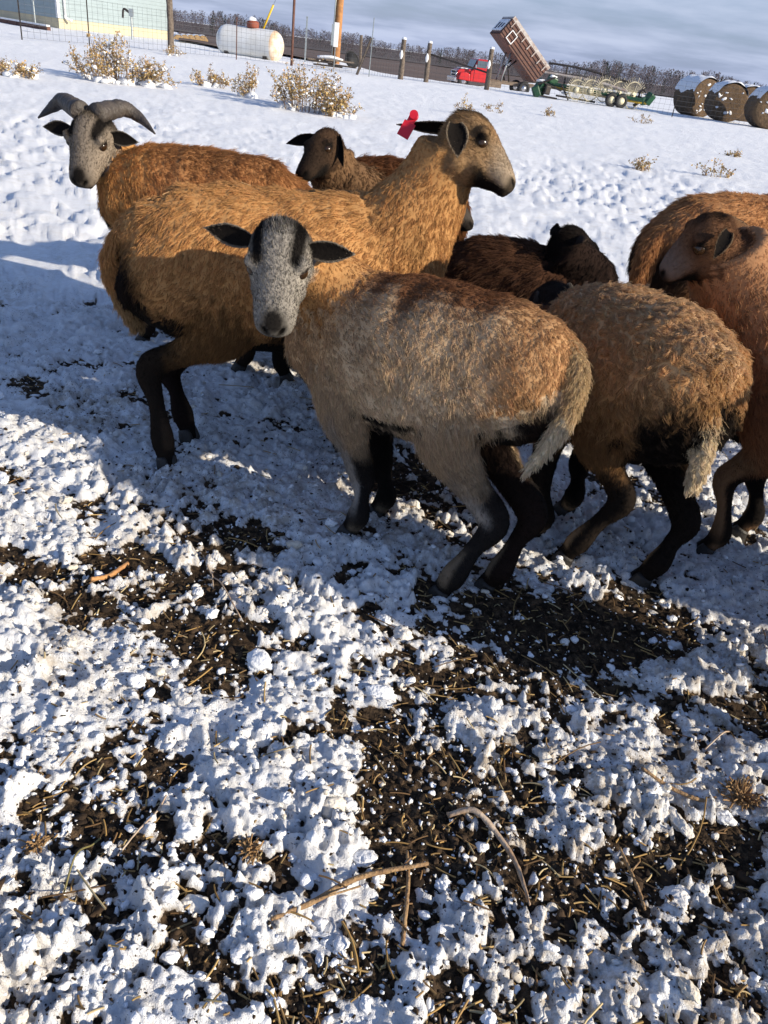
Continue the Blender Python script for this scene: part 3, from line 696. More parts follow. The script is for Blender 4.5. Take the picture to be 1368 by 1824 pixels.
    # hair
    A_ = np.linalg.norm(np.cross(co_all[tri[:, 1]] - co_all[tri[:, 0]], co_all[tri[:, 2]] - co_all[tri[:, 0]]), axis=1) / 2
    dens = np.ones(len(co_all)); dens[vp == HEAD] = 3.4; dens[(vp == FLEG) | (vp == HLEG)] = 1.5; dens[vp == EAR] = 2.0; dens[vp == TAIL] = 1.6
    m = (vp == HEAD); dens[m] *= 1 - .25 * sstep(.18, .25, hc[m, 0])
    dens *= S.get('dens_f', lambda D: 1.0)(D)
    # drop hair inside the eye and around the nose leather
    for sgn in (1, -1):
        dens *= np.where(np.linalg.norm((hc - V(.088, .060 * sgn * hw, .004)), axis=1) < .013, 0, 1)
    Aw = A_ * dens[tri].mean(1); n_h = S.get('hairs', 40000)
    ti = rg.choice(len(tri), n_h, p=Aw / Aw.sum()); u = rg.random((n_h, 2)); fl = u.sum(1) > 1; u[fl] = 1 - u[fl]
    bw = np.stack([1 - u.sum(1), u[:, 0], u[:, 1]], 1); T3 = tri[ti]
    mixv = lambda a: (a[T3] * (bw[..., None] if a.ndim == 2 else bw)).sum(1)
    P = mixv(co_all); Nn = nrm(mixv(vn)); Tn = nrm(mixv(comb)); Ln = mixv(hlen * (1 + np.where((vp == TORSO) | (vp == NECK), 1.0, 0) * 1.1 * (fbm(lx * 16 + 9, lz * 26 + ly * 13, seed + 71, 3) - .5))) * (0.55 + .75 * rg.random(n_h)); Lf = mixv(lift)
    pick = T3[np.arange(n_h), rg.integers(0, 3, n_h)]; Cc = C[pick] * (0.72 + .56 * rg.random((n_h, 1))) * (1 + .10 * (rg.random((n_h, 3)) - .5))
    hp_ = vp[pick]
    if S.get('pepper'):
        mk = (hp_ == HEAD) & (C[pick].mean(1) > .15); Cc[mk] *= np.where(rg.random((mk.sum(), 1)) < .50, rg.uniform(.10, .4, (mk.sum(), 1)), 1.12)
    K = 5; s = np.linspace(0, 1, K)[None, :, None]
    Lw = Ln[:, None, None]; lf = Lf[:, None, None]
    rnd = rg.normal(0, 1, (n_h, 3)); 
    dirT = nrm(Tn + .22 * rnd)
    pos = P[:, None, :] - Nn[:, None, :] * .0015 + Lw * (Nn[:, None, :] * lf * (s * 1.25 - .6 * s ** 2) + dirT[:, None, :] * (.55 * s + .45 * s ** 2) * (1 - .35 * lf))
    # locks: hair tips draw together
    ncl = int(n_h / S.get('lock', 9)); ci = rg.choice(n_h, ncl, replace=False)
    kd2 = kdtree.KDTree(ncl)
    for i, q in enumerate(P[ci]): kd2.insert(q, i)
    kd2.balance()
    near_ = np.array([kd2.find(q)[1] for q in P]); ctr = pos[ci[near_]]
    amt = S.get('clump', .44) * np.where((hp_ == HEAD) | (hp_ == EAR), .5, np.where((hp_ == FLEG) | (hp_ == HLEG), .6, 1.0))
    ok = (np.linalg.norm(P - P[ci[near_]], axis=1) < .03) & (hp_ == hp_[ci[near_]])
    pull = (amt * ok)[:, None, None] * s ** 1.3
    off = ctr - pos
    pos = pos + off * pull
    lk = rg.uniform(.72, 1.25, ncl)[near_]; lk = np.where((hp_ == TORSO) | (hp_ == NECK), lk, 1)[:, None, None]; pos = P[:, None, :] + (pos - P[:, None, :]) * (1 + (lk - 1) * s)
    lockshade = rg.uniform(.86, 1.12, ncl)[near_][:, None]; Cc = Cc * np.where(((hp_ == TORSO) | (hp_ == NECK))[:, None], lockshade, 1)
    cu_ = S.get('curl', 0)
    if cu_:
        ph0 = rg.random(ncl)[near_][:, None, None] * 6.28 + rg.random((n_h, 1, 1)) * .6
        B = np.cross(Nn, Tn)[:, None, :]; wig = (hp_ == TORSO)[:, None, None] * cu_ * s
        wig = wig * (D_curl(D, S)[pick][:, None, None] if S.get('curlmask') else 1)
        pos = pos + wig * (B * np.sin(ph0 + s * 7.0) + Nn[:, None, :] * .8 * np.cos(ph0 + s * 7.0))
    pos[:, 1:, :] += rg.normal(0, .0006, (n_h, K - 1, 3))
    pos = pos - org
    hc_ = bpy.data.hair_curves.new('coat'); hc_.add_curves([K] * n_h)
    hc_.points.foreach_set('position', np.ascontiguousarray(pos, np.float32).ravel())
    wd = S.get('hair_w', .0011) * np.where(hp_ == HEAD, .62, np.where((hp_ == EAR) | (hp_ == FLEG) | (hp_ == HLEG), .7, 1))
    rad = (wd[:, None] * np.array([.9, 1.0, .85, .6, .22])[None, :] / 2).astype(np.float32)
    ra = hc_.attributes.get('radius') or hc_.attributes.new('radius', 'FLOAT', 'POINT'); ra.data.foreach_set('value', rad.ravel())
    ca = hc_.attributes.new('col', 'FLOAT_COLOR', 'CURVE'); c4 = np.ones((n_h, 4), np.float32); c4[:, :3] = np.clip(Cc, 0, 1); ca.data.foreach_set('color', c4.ravel())
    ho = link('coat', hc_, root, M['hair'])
    if S.get('straw'):      # bits of hay caught in the back
        b = MB(); sel = np.where((vp == TORSO) & (vn[:, 2] > .75))[0]
        for i in rg.choice(sel, S['straw'], replace=False):
            p = co_all[i] + vn[i] * .016; a = rg.uniform(0, 6.28); d = nrm(np.cross(vn[i], V(math.cos(a), math.sin(a), .1))); l2 = rg.uniform(.007, .016); b.tube([p - d * l2, p + vn[i] * .003, p + d * l2 + vn[i] * .006], [.0006, .0006, .0004], 4, 4)
        b.build('straw_bits', M['hay'], root, org)['kind'] = 'stuff'
    # eyes
    for sgn in (1, -1):
        c = Hd(.092, S.get('eye_y', .0475) * sgn * hw, -.001); b = MB()
        th = np.linspace(0, math.pi, 9); rr = .0158 * hl
        q = [c + hx * (-rr * math.cos(a)) for a in th]
        v, f, _, _ = tube(q, [max(rr * math.sin(a), .0004) for a in th], 15, 14, hz); b.add(v, f); b.build('eye', M['eye'], root, org, True)
    # hooves: two claws each
    for (f, ld) in hoofs:
        sd_ = V(-ld[1], ld[0], 0); b = MB()
        for sg in (1, -1):
            c = f + sd_ * .0125 * sg * sc
            q = [c + V(0, 0, .040 * sc) - ld * .004, c + V(0, 0, .022 * sc) + ld * .004, c + V(0, 0, -.004) + ld * .010]
            v, fc, _, _ = tube(q, [(.0135 * sc, .020 * sc), (.0150 * sc, .026 * sc), (.0160 * sc, .033 * sc)], 6, 12, ld); b.add(v, fc)
        b.build('hoof', M['hoof'], root, org, True)
    return root, Hd, (hx, hy, hz), org, hl

def D_curl(D, S): return S['curlmask'](D)

# ---- markings
def mixc(a, b, f):
    f = np.asarray(f)[..., None]; return a * (1 - f) + b * f
def coat_paint(top, side, low, belly=BLACK, neck=None, head=None, muzzle=None, face='plain', legs=None, legpatch=None, tailc=None, tailtip=None, earout=None, earin=BLACK, rear=None, rump=None, shoulder=None, earrim=V(.35, .3, .24), legfront=None, nosemark=.19, thigh=None, greyc=None, pale=V(.34, .28, .21)):
    def f(D):
        n = len(D['part']); P = D['part']; ns = D['ns']; nz = D['n'][:, 2]
        C = np.zeros((n, 3))
        a = D['phi'] / math.pi + ns * .22                     # 0 = spine, 1 = belly
        C[:] = mixc(np.broadcast_to(top, (n, 3)), side, sstep(.10, .30, a))
        C = mixc(C, low, sstep(.42, .62, a))
        C = mixc(C, belly, sstep(.70, .78, a))
        if rump is not None: C = np.where(((P == TORSO))[:, None], mixc(C, rump, sstep(.12, -.12, D['lx'] + ns * .1) * (a < .62)), C)
        if shoulder is not None: C = np.where((P == TORSO)[:, None], mixc(C, shoulder, sstep(.75, 1.05, D['lx'] + ns * .15) * (a < .7)), C)
        if rear is not None:    # dark buttocks beside the tail
            k = sstep(-.16, -.27, D['lx'] + ns * .06) * sstep(.62, .52, D['lz'] + ns * .1 + rear[1]); C = np.where(((P == TORSO) | (P == HLEG))[:, None], mixc(C, rear[0], k), C)
        nk = neck if neck is not None else side
        m = P == NECK; C[m] = mixc(np.broadcast_to(nk, (m.sum(), 3)), nk * .72, sstep(.0, .35, ns[m]))
        m = P == TAIL; tc = tailc if tailc is not None else side; tt = tailtip if tailtip is not None else tc
        C[m] = mixc(np.broadcast_to(tc, (m.sum(), 3)), tt, sstep(.45, .62, D['t'][m] + ns[m] * .1))
        # legs
        lg = legs if legs is not None else BLACK
        th = thigh if thigh is not None else low
        m = P == FLEG; t = D['t'][m] + ns[m] * .12; c = mixc(np.broadcast_to(th, (m.sum(), 3)), lg, sstep(.20, .34, t)); 
        inner = np.where(np.isin(D['leg'][m], (0, 2)), -1, 1) * (D['n'][m] @ D['left'])   # >0 towards the other leg
        fr = D['n'][m] @ D['hd']
        if legfront is not None: c = mixc(c, legfront, sstep(.15, .6, fr - inner * .5) * sstep(.1, .25, t) * sstep(.80, .60, t))
        c = mixc(c, BLACK, sstep(.1, .6, inner) * sstep(.1, .2, t))
        c = mixc(c, BLACK, sstep(.84, .88, t)); C[m] = c
        if legpatch is not None: 
            k = np.exp(-((D['t'][m] - .82) / .045) ** 2) * sstep(-.2, .4, -fr + .3); C[m] = mixc(C[m], legpatch, k * .8)
        m = P == HLEG; t = D['t'][m] + ns[m] * .12; c = mixc(np.broadcast_to(th, (m.sum(), 3)), lg, sstep(.22, .36, t))
        inner = np.where(np.isin(D['leg'][m], (0, 2)), -1, 1) * (D['n'][m] @ D['left']); fr = D['n'][m] @ D['hd']
        if legfront is not None: c = mixc(c, legfront, sstep(.1, .6, fr - inner * .4) * sstep(.22, .32, t) * sstep(.52, .40, t))
        if rear is not None: c = mixc(c, rear[0], sstep(.0, .5, inner) * sstep(.05, .2, t))
        c = mixc(c, BLACK, sstep(.86, .9, t)); C[m] = c
        if legpatch is not None:
            k = sstep(.58, .68, D['t'][m] + ns[m] * .08) * sstep(.84, .78, D['t'][m]) * sstep(.0, .5, fr - inner * .3) ; C[m] = mixc(C[m], legpatch, k * .8)
        # head
        m = P == HEAD; h = D['hc'][m]; x, y, z = h[:, 0], np.abs(h[:, 1]), h[:, 2]; nn = ns[m]
        hdc = head if head is not None else nk; c = np.broadcast_to(hdc, (m.sum(), 3)).copy()
        pep = rng.random(m.sum()); mz = muzzle if muzzle is not None else BLACK
        if face == 'badger':
            grey = V(.315, .285, .245) if greyc is None else greyc; c = np.broadcast_to(grey, c.shape).copy()
            c = mixc(c, grey * 1.25, sstep(.035, .06, y) * sstep(.03, .10, x) * .5)
            c = mixc(c, BLACK * 1.6, sstep(.000, -.034, x - y * .1 + nn * .03) * .8)                      # crown
            st_ = np.exp(-((y - (.045 - .06 * (x - .03))) / .0125) ** 2) * sstep(-.04, -.01, x) * sstep(.105, .085, x) * (z > -.01)
            c = mixc(c, BLACK, np.clip(st_ * 1.7, 0, 1))
            c = mixc(c, hdc, sstep(-.045, -.075, z) * sstep(.12, .03, x))                            # throat takes the neck colour
            c = mixc(c, BLACK, sstep(-.078, -.095, z + .10 * sstep(.12, .2, x) * .25) * sstep(.02, .08, x) * .8)
            c = mixc(c, grey * .35, sstep(.19, .235, x + nn * .04) * (.35 + .4 * pep)); c = mixc(c, BLACK * 1.5, sstep(-.050, -.060, z) * sstep(.17, .21, x) * .75)
            c = mixc(c, grey * 1.5, np.exp(-((x - .112) / .013) ** 2 - ((y - .050) / .014) ** 2 - ((z + .012) / .018) ** 2) * .7)
            k = np.exp(-((x - .228) / .026) ** 2 - (y / .020) ** 2 - ((z + .016) / .03) ** 2); c = mixc(c, BLACK * .8, np.clip(k * 2.0, 0, .96))
        else:
            c = mixc(c, hdc * .72, (pep < .3) * .7)
            k = np.exp(-((y - .050) / .016) ** 2 - ((x - .085) / .05) ** 2 - ((z - .01) / .022) ** 2); c = mixc(c, BLACK, np.clip(k * 1.0, 0, .8))
            c = mixc(c, pale, sstep(.11, .19, x + nn * .05) * sstep(-.06, -.035, z + .25 * (x - .16)) * (face == 'profile') * .75)
            c = mixc(c, mz, sstep(-.044, -.056, z + .22 * (x - .16) + nn * .02) * sstep(.10, .14, x)); c = mixc(c, mz, sstep(.212, .238, x + nn * .03) * sstep(-.022, -.036, z) * .85)
            c = mixc(c, BLACK, sstep(.018, -.01, np.abs(x + .01) - .012) * sstep(.030, .018, y) * (z > .02))
            c = mixc(c, BLACK, sstep(.035, .05, z + .0) * sstep(.034, .020, y) * (face == 'profile') * sstep(.13, .08, x) * .75)
            if face == 'dark': c = mixc(c, BLACK, sstep(.06, .16, x + nn * .05) * .7)
        # lips and nostrils, bare dark skin
        c = mixc(c, BLACK, np.clip(np.exp(-((z - (-.061 + .02 * (x - .23))) / .0035) ** 2) * sstep(.17, .19, x) * 1.2, 0, .9))
        yy = y - .0175; zz = z + .036
        c = mixc(c, BLACK * .5, np.clip(1.7 - np.sqrt(((x - .241) / .016) ** 2 + ((yy * .75 + zz * .66) / .0125) ** 2 + ((yy * -.66 + zz * .75) / .0055) ** 2), 0, 1))
        c = mixc(c, BLACK, sstep(.0035, .0012, y) * sstep(.232, .238, x) * (z < -.040) * .9)
        # eye rims
        k = np.linalg.norm(h * V(1, 0, 1) + V(0, 1, 0) * y[:, None] - V(.088, .058, .004), axis=1); c = mixc(c, BLACK, sstep(.021, .015, k))
        C[m] = c
        m = P == EAR; eo = earout if earout is not None else hdc
        c = mixc(np.broadcast_to(eo, (m.sum(), 3)), earin, D['ins'][m]); C[m] = mixc(c, earrim, sstep(.55, .95, D['rim'][m]) * .6)
        return np.clip(C, .004, 1)
    return f

TAN = V(.51, .272, .108)
def gft(x, y):
    p = gnd(x, y, .03); return V(*gnd(x, y, gz(p[0], p[1]) - .012)[:2])
def px(x, y, Y): return at(x, y, Y)
SHEEP = []
# A: the ewe looking at the camera
SHEEP.append(dict(key='A', label='grey-faced sheep with black eye stripes looking straight at the camera, pale flank', seed=3, voxel=.0062, hairs=135000, hair=.0185, hair_w=.0011,
    hip=V(.225, 1.685, .518), chest=V(-.145, 1.845, .490), girth=(.91, .90), nend=(-.015, 0, -.072), neck_base=V(-.150, 1.855, .535), neck_mid=V(-.225, 1.860, .625), neck_r=(.125, .098, .070),
    poll=px(500, 424, 1.735), nose=px(487, 600, 1.630), hup=V(0.02, -.85, .55), hwid=1.08, 
    pepper=1, ear_l=dict(base=px(548, 444, 1.735), tip=px(633, 450, 1.74), face=V(.05, -1, -.15), cup=.30, width=.054, droop=.004), ear_r=dict(base=px(448, 428, 1.735), tip=px(364, 402, 1.74), face=V(.0, -1, -.1), cup=.30, width=.054, droop=.004),
    feet=dict(fl=gft(622, 955), fr=gft(672, 915), hl=gft(785, 1062), hr=gft(868, 1048)),
    hocks=dict(hl=px(880, 930, 1.56), hr=px(948, 915, 1.62)), knees=dict(fl=px(645, 850, 1.755), fr=px(678, 830, 1.86)),
    tail=[px(1026, 668, 1.585), px(1008, 745, 1.565), px(968, 805, 1.55), px(932, 846, 1.535)], tail_r=(.026, .024, .019, .012, .006), tailhair=.022,
    paint=coat_paint(V(.20, .090, .042), V(.56, .40, .245), V(.62, .47, .31), neck=TAN * 1.0, head=TAN, face='badger', legs=V(.022, .018, .016), legfront=V(.33, .29, .25), legpatch=V(.24, .18, .12),
        tailc=V(.5, .36, .2), tailtip=V(.72, .60, .42), rear=(V(.022, .014, .011), .07), rump=V(.50, .29, .14), shoulder=V(.48, .31, .17), thigh=V(.52, .375, .235), earout=V(.30, .24, .18), earrim=V(.4, .34, .27)) ))
# F: the big golden ewe in profile
SHEEP.append(dict(key='F', label='large golden-tan sheep in profile with a red ear tag, head raised', seed=5, voxel=.0070, straw=5, hairs=130000, hair=.0215, hair_w=.0012, scale=1.06, clump=.52,
    hip=V(-.625, 2.115, .55), chest=V(-.105, 2.30, .55), girth=(1.0, 1.0), neck_base=V(-.075, 2.30, .62), neck_mid=px(764, 345, 2.31), neck_r=(.140, .100, .076),
    poll=px(822, 232, 2.30), nose=px(914, 338, 2.24), hup=V(.75, -.05, .62), hscale=1.06, tuft=.02, hwid=1.0, eye_y=.0440,
    ear_r=dict(base=px(810, 220, 2.225), tip=px(815, 280, 2.175), face=V(.3, -1, .1), cup=.5, width=.066, droop=-.0), ear_l=dict(tip=px(706, 222, 2.40), face=V(.1, -.9, -.5), cup=.35, width=.042, droop=0.0),
    feet=dict(fl=gft(640, 770), fr=gft(606, 805), hl=gft(335, 785), hr=gft(297, 828)),
    hocks=dict(hl=px(302, 655, 2.22), hr=px(268, 655, 2.03)), toe=dict(hr=V(.5, -.6, 0), hl=V(.8, -.5, 0)),
    tail=[px(205, 470, 2.09), px(222, 530, 2.10), px(245, 585, 2.12)], tail_r=(.034, .03, .028, .018),
    paint=coat_paint(TAN * .98, TAN * 1.0, TAN * .95, neck=TAN * .95, head=V(.36, .225, .115), face='profile', legs=V(.022, .016, .012), legpatch=V(.07, .045, .028), tailc=TAN, tailtip=V(.4, .26, .13), rear=(V(.018, .012, .010), .0), thigh=TAN * .45, earout=V(.20, .15, .11), earrim=V(.42, .33, .23)) ))
# B: woolly rump
SHEEP.append(dict(key='B', label='woolly tan sheep seen from behind with a cream-tipped hanging tail', seed=8, voxel=.0068, hairs=120000, hair=.0255, hair_w=.0012, curl=.0050, clump=.66, lock=22, swirl=1.8, scale=1.03,
    hip=V(.625, 1.760, .51), chest=V(.475, 2.06, .46), girth=(.95, .96), poll=px(985, 532, 2.22), nose=px(925, 640, 2.30), hup=V(-.4, .3, .9), neck_base=V(.455, 2.11, .47), neck_mid=V(.43, 2.17, .50), neck_r=(.12, .095, .075),
    feet=dict(fl=gft(952, 955), fr=gft(1005, 915), hl=gft(1004, 1003), hr=gft(1140, 1045)),
    hocks=dict(hl=px(1108, 890, 1.71), hr=px(1222, 930, 1.69)), toe=dict(hl=V(-.9, .3, 0), hr=V(-.8, .2, 0)),
    tail=[px(1258, 680, 1.63), px(1254, 790, 1.60), px(1232, 880, 1.59)], tail_r=(.032, .028, .023, .015), tailhair=.022,
    ear_l=dict(tip=px(950, 535, 2.2), face=V(-.3, .5, -.5)), ear_r=dict(tip=px(1030, 520, 2.25), face=V(.2, .8, -.3)),
    paint=coat_paint(V(.58, .375, .205), V(.58, .35, .165), V(.45, .255, .115), belly=V(.03, .02, .014), neck=V(.2, .1, .05), head=V(.05, .04, .035), legs=V(.020, .015, .012), legpatch=V(.40, .26, .14), tailc=V(.50, .29, .12), tailtip=V(.70, .58, .40), rear=(V(.016, .012, .010), .06), thigh=V(.26, .14, .06), earout=V(.05, .045, .04)) ))
# C: at the right edge, head up looking left
SHEEP.append(dict(key='C', label='reddish-brown sheep cut by the right edge, grey muzzle turned left', seed=12, voxel=.008, hairs=80000, hair=.028,
    hip=V(1.42, 1.80, .52), chest=V(.945, 1.955, .505), neck_base=V(.945, 1.97, .57), neck_mid=px(1318, 500, 1.97), neck_r=(.140, .112, .086), poll=px(1282, 410, 1.95), nose=px(1176, 492, 1.97), hup=V(-.35, -.12, .92), hscale=1.0,
    ear_l=dict(base=px(1298, 412, 1.885), tip=px(1274, 452, 1.84), face=V(-.2, -1, -.05), cup=.5, width=.040), ear_r=dict(tip=px(1375, 440, 2.1), face=V(.2, .8, -.2)),
    feet=dict(fl=gft(1255, 985), fr=gft(1312, 958), hl=(1.40, 1.68), hr=(1.46, 1.90)), knees=dict(fl=px(1292, 855, 1.90), fr=px(1345, 845, 2.01)),
    paint=coat_paint(V(.30, .13, .062), V(.35, .155, .072), V(.30, .13, .06), neck=V(.46, .24, .12), head=V(.19, .095, .05), muzzle=BLACK, face='profile', legs=V(.02, .015, .012), legfront=V(.26, .15, .08), legpatch=V(.3, .17, .09), earout=V(.14, .075, .04), earrim=V(.26, .18, .11), pale=V(.22, .17, .135)) ))
# E: behind, walking away to the right
SHEEP.append(dict(key='E', label='brown sheep with its rump turned, standing farthest back at the right edge', seed=14, voxel=.010, hairs=70000, hair=.028, hair_w=.0013,
    hip=V(.97, 2.95, .585), chest=V(1.41, 3.24, .585), girth=(1.05, 1.03), scale=1.08, poll=px(1395, 352, 3.45), nose=px(1440, 430, 3.5), hup=V(.4, .2, .9),
    ear_l=dict(tip=px(1352, 352, 3.42), face=V(-.3, -.6, -.2)),
    feet=dict(fl=(1.40, 3.32), fr=(1.47, 3.14), hl=(.93, 3.0), hr=(1.04, 2.84)),
    paint=coat_paint(V(.46, .235, .105), V(.43, .21, .09), V(.31, .145, .065), neck=V(.43, .20, .09), head=V(.28, .15, .08), rear=(V(.05, .03, .02), -.05), earout=V(.4, .3, .2)) ))
# G: horned ram
SHEEP.append(dict(key='G', label='horned ram with grey face and black eye stripes behind the golden sheep', seed=17, voxel=.0075, hairs=80000, hair=.030, hair_w=.0013, scale=1.02,
    hip=V(-.56, 2.98, .525), chest=V(-1.03, 2.97, .53), neck_base=V(-1.05, 2.99, .56), neck_mid=V(-1.125, 3.02, .615), neck_r=(.135, .098, .062), poll=px(166, 222, 2.96), nose=px(144, 333, 2.85), hup=V(-.12, -.80, .6), nend=(-.02, 0, -.085), hscale=1.1, hwid=1.1, pepper=1,
    ear_l=dict(base=px(196, 244, 2.94), tip=px(246, 247, 2.95), face=V(.1, -1, -.1), cup=.3, width=.055), ear_r=dict(base=px(128, 232, 2.94), tip=px(76, 219, 2.95), face=V(0, -1, -.1), cup=.3, width=.055),
    feet=dict(fl=(-1.02, 2.86), fr=(-1.0, 3.06), hl=gft(428, 662), hr=(-.55, 3.10)),
    paint=coat_paint(V(.38, .18, .072), V(.47, .225, .09), V(.47, .225, .09), neck=V(.60, .31, .11), head=V(.42, .2, .075), face='badger', greyc=V(.27, .22, .17), legs=V(.03, .02, .015), rear=(BLACK, 0.0), shoulder=V(.60, .30, .105), earout=V(.1, .08, .06)) ))
# H: dark-faced sheep beyond the golden one
SHEEP.append(dict(key='H', label='dark-faced brown sheep looking left with lowered ears, behind the golden back', seed=21, voxel=.009, hairs=45000, hair=.030, hair_w=.0015, scale=.98,
    hip=V(-.03, 3.42, .545), chest=V(-.27, 3.37, .545), neck_mid=px(598, 315, 3.26), neck_r=(.115, .095, .078), neck_base=V(-.27, 3.33, .60), poll=px(585, 250, 3.24), nose=px(535, 318, 3.05), hup=V(-.35, -.35, .85), hscale=.98,
    ear_l=dict(tip=px(612, 292, 3.13), face=V(-.2, -.9, -.3), cup=.4, width=.05), ear_r=dict(tip=px(510, 250, 3.30), face=V(-.6, -.6, -.3), cup=.4, width=.05),
    feet=dict(fl=(-.25, 3.27), fr=(-.22, 3.47), hl=(-.03, 3.3), hr=(-.01, 3.52)),
    paint=coat_paint(V(.16, .065, .028), V(.19, .08, .032), V(.13, .055, .025), neck=V(.20, .115, .06), head=V(.085, .05, .03), face='dark', earout=V(.07, .045, .03), earrim=V(.14, .09, .05)) ))
# J: hidden behind the golden neck, only its muzzle, ear and back show
SHEEP.append(dict(key='J', label='dark sheep mostly hidden behind the raised golden neck, muzzle showing under its chin', seed=23, voxel=.009, hairs=40000, hair=.028, hair_w=.0014, scale=.95,
    hip=V(-.40, 2.70, .50), chest=V(-.06, 2.76, .50), neck_mid=V(-.01, 2.80, .61), poll=px(762, 318, 2.80), nose=px(842, 408, 2.74), hup=V(.5, -.1, .8), hscale=.98,
    ear_r=dict(tip=px(722, 290, 2.72), face=V(.2, -.9, .1), cup=.4, width=.04), feet=dict(fl=(-.06, 2.85), fr=(-.04, 2.68), hl=(-.42, 2.79), hr=(-.42, 2.62)),
    paint=coat_paint(V(.10, .07, .045), V(.15, .09, .05), V(.12, .07, .04), neck=V(.14, .09, .06), head=V(.075, .062, .052), muzzle=BLACK, face='plain', earout=V(.5, .4, .3), earin=V(.4, .3, .2)) ))
# K: near-black sheep in the shade
SHEEP.append(dict(key='K', label='near-black sheep in shade with its head turned away, between golden chest and brown rump', seed=27, voxel=.009, hairs=50000, hair=.026, hair_w=.0013, scale=.92,
    hip=V(.20, 2.60, .47), chest=V(.48, 2.56, .455), girth=(1.0, .95), neck_base=V(.52, 2.55, .50), neck_mid=V(.545, 2.54, .55), neck_r=(.115, .095, .075), poll=px(1012, 425, 2.52), nose=px(1066, 500, 2.60), hup=V(.25, .25, .9), hscale=.98,
    ear_l=dict(tip=px(982, 402, 2.62), face=V(-.3, -.7, .1), cup=.45, width=.05), ear_r=dict(tip=px(1040, 425, 2.42), face=V(.3, .3, -.5), cup=.5, width=.055),
    feet=dict(fl=(.47, 2.65), fr=(.50, 2.47), hl=(.19, 2.69), hr=(.2, 2.51)),
    paint=coat_paint(V(.085, .040, .022), V(.07, .034, .020), V(.045, .024, .016), neck=V(.024, .015, .012), head=V(.018, .013, .011), face='dark', earout=V(.03, .022, .018), earrim=V(.14, .10, .07)) ))
# two more of the flock, beside the photographer just outside the picture; their shadows cross the foreground
SHEEP.append(dict(key='M', label='brown sheep just outside the picture whose shadow crosses the foreground', seed=31, voxel=.012, hairs=16000, hair=.03, hair_w=.003, scale=1.05,
    hip=V(1.43, 1.00, .54), chest=V(.99, 1.16, .54), poll=V(.84, 1.20, .60), nose=V(.77, 1.22, .38), hup=V(-.5, .1, .8), feet=dict(fl=(1.00, 1.06), fr=(1.04, 1.25), hl=(1.40, .90), hr=(1.45, 1.10)),
    paint=coat_paint(TAN, TAN, TAN)))
SHEEP.append(dict(key='N', label='second brown sheep outside the picture, shading the ground under the reddish sheep', seed=32, voxel=.012, hairs=16000, hair=.03, hair_w=.003, scale=1.05,
    hip=V(2.24, 1.18, .54), chest=V(1.78, 1.34, .54), poll=V(1.62, 1.38, .90), nose=V(1.50, 1.42, .74), hup=V(-.5, .1, .8), feet=dict(fl=(1.76, 1.24), fr=(1.8, 1.44), hl=(2.2, 1.08), hr=(2.25, 1.28)),
    paint=coat_paint(TAN, TAN, TAN)))
for S in SHEEP:
    root, Hd, fr_, org, hl = make_sheep(S)
    if S['key'] == 'G':
        hx, hy, hz = fr_
        for pts in ([Hd(-.012, -.026, .040), px(130, 190, 2.99), px(112, 180, 3.05), px(92, 192, 3.06), px(68, 210, 3.02)],
                    [Hd(-.012, .026, .040), px(198, 196, 3.0), px(222, 194, 3.05), px(250, 211, 3.05), px(276, 238, 2.98)]):
            v, f, t, ph = tube(pts, [.033, .030, .026, .017, .003], 70, 18, hx)
            C_ = catmull(pts, 70); ctr = np.repeat(C_, 18, 0); v = ctr + (v - ctr) * (1 + .085 * np.abs(np.sin(t * 62 + .7 * np.sin(ph) + .8 * np.sin(t * 23))) * (1 - t) ** .7 + .03 * np.sin(t * 37) + .02 * rng.normal(size=len(t)) * (1 - t))[:, None]
            b = MB(); b.add(v, f); b.build('horn', M['horn'], root, org, True)
    if S['key'] == 'F':
        b = MB(); p0 = px(733, 214, 2.36); p1 = px(718, 241, 2.345); d = nrm(p1 - p0); Lg = np.linalg.norm(p1 - p0)
        fc = nrm(V(-.2, -1, .15) - d * np.dot(V(-.2, -1, .15), d)); s_ = np.cross(d, fc); Mx = np.stack([s_, fc, d], 1)
        b.box((p0 + p1) / 2 + d * Lg * .12, (.034, .003, Lg * .95), Mx); b.box(p0 - d * Lg * .08, (.022, .0036, Lg * .7), Mx)
        b.cyl(p0 - d * Lg * .30, fc, .012, .018, 14)
        t_ = b.build('ear_tag', M['tag_red'], root, org); t_['label'] = 'red plastic ear tag'

# ------------------------------------------------------------------ farmyard beyond the paddock
def tz(x, y): return float(terrain(np.array([x]), np.array([y]))[0])
def gpt(x, y):
    p = gnd(x, y); return V(p[0], p[1], gz(p[0], p[1]))
M['siding'] = plain('painted_siding', (.285, .35, .37), .55, .08, 3, bump=.1)
M['foundation'] = plain('cream_foundation', (.55, .48, .32), .85, .25, 2.5, bump=.4, c2=(.44, .39, .29))
M['white_paint'] = plain('white_paint', (.78, .78, .77), .5, .1, 8)
M['roofing'] = plain('shingle_roof', (.09, .085, .08), .9, .3, 20, bump=.5)
M['steel_dark'] = plain('dark_steel', (.045, .036, .032), .6, .4, 12, metal=.3)
M['rust_post'] = plain('rusty_post', (.14, .06, .04), .75, .4, 10, bump=.3)
M['galv'] = plain('galvanised_steel', (.42, .46, .46), .45, .2, 10, metal=.6)
M['wire'] = plain('fence_wire', (.16, .16, .16), .5, .3, 5, metal=.7)
M['post_wood'] = plain('weathered_post', (.17, .135, .105), .9, .45, 14, bump=.8, c2=(.07, .052, .04))
M['pole_wood'] = plain('utility_pole_wood', (.40, .19, .065), .8, .3, 5, bump=.5, c2=(.24, .11, .045))
M['yellow'] = plain('yellow_guard', (.75, .48, .02), .5, .15, 8)
M['tank'] = plain('tank_paint', (.76, .77, .76), .42, .12, 1.6, c2=(.62, .61, .57))
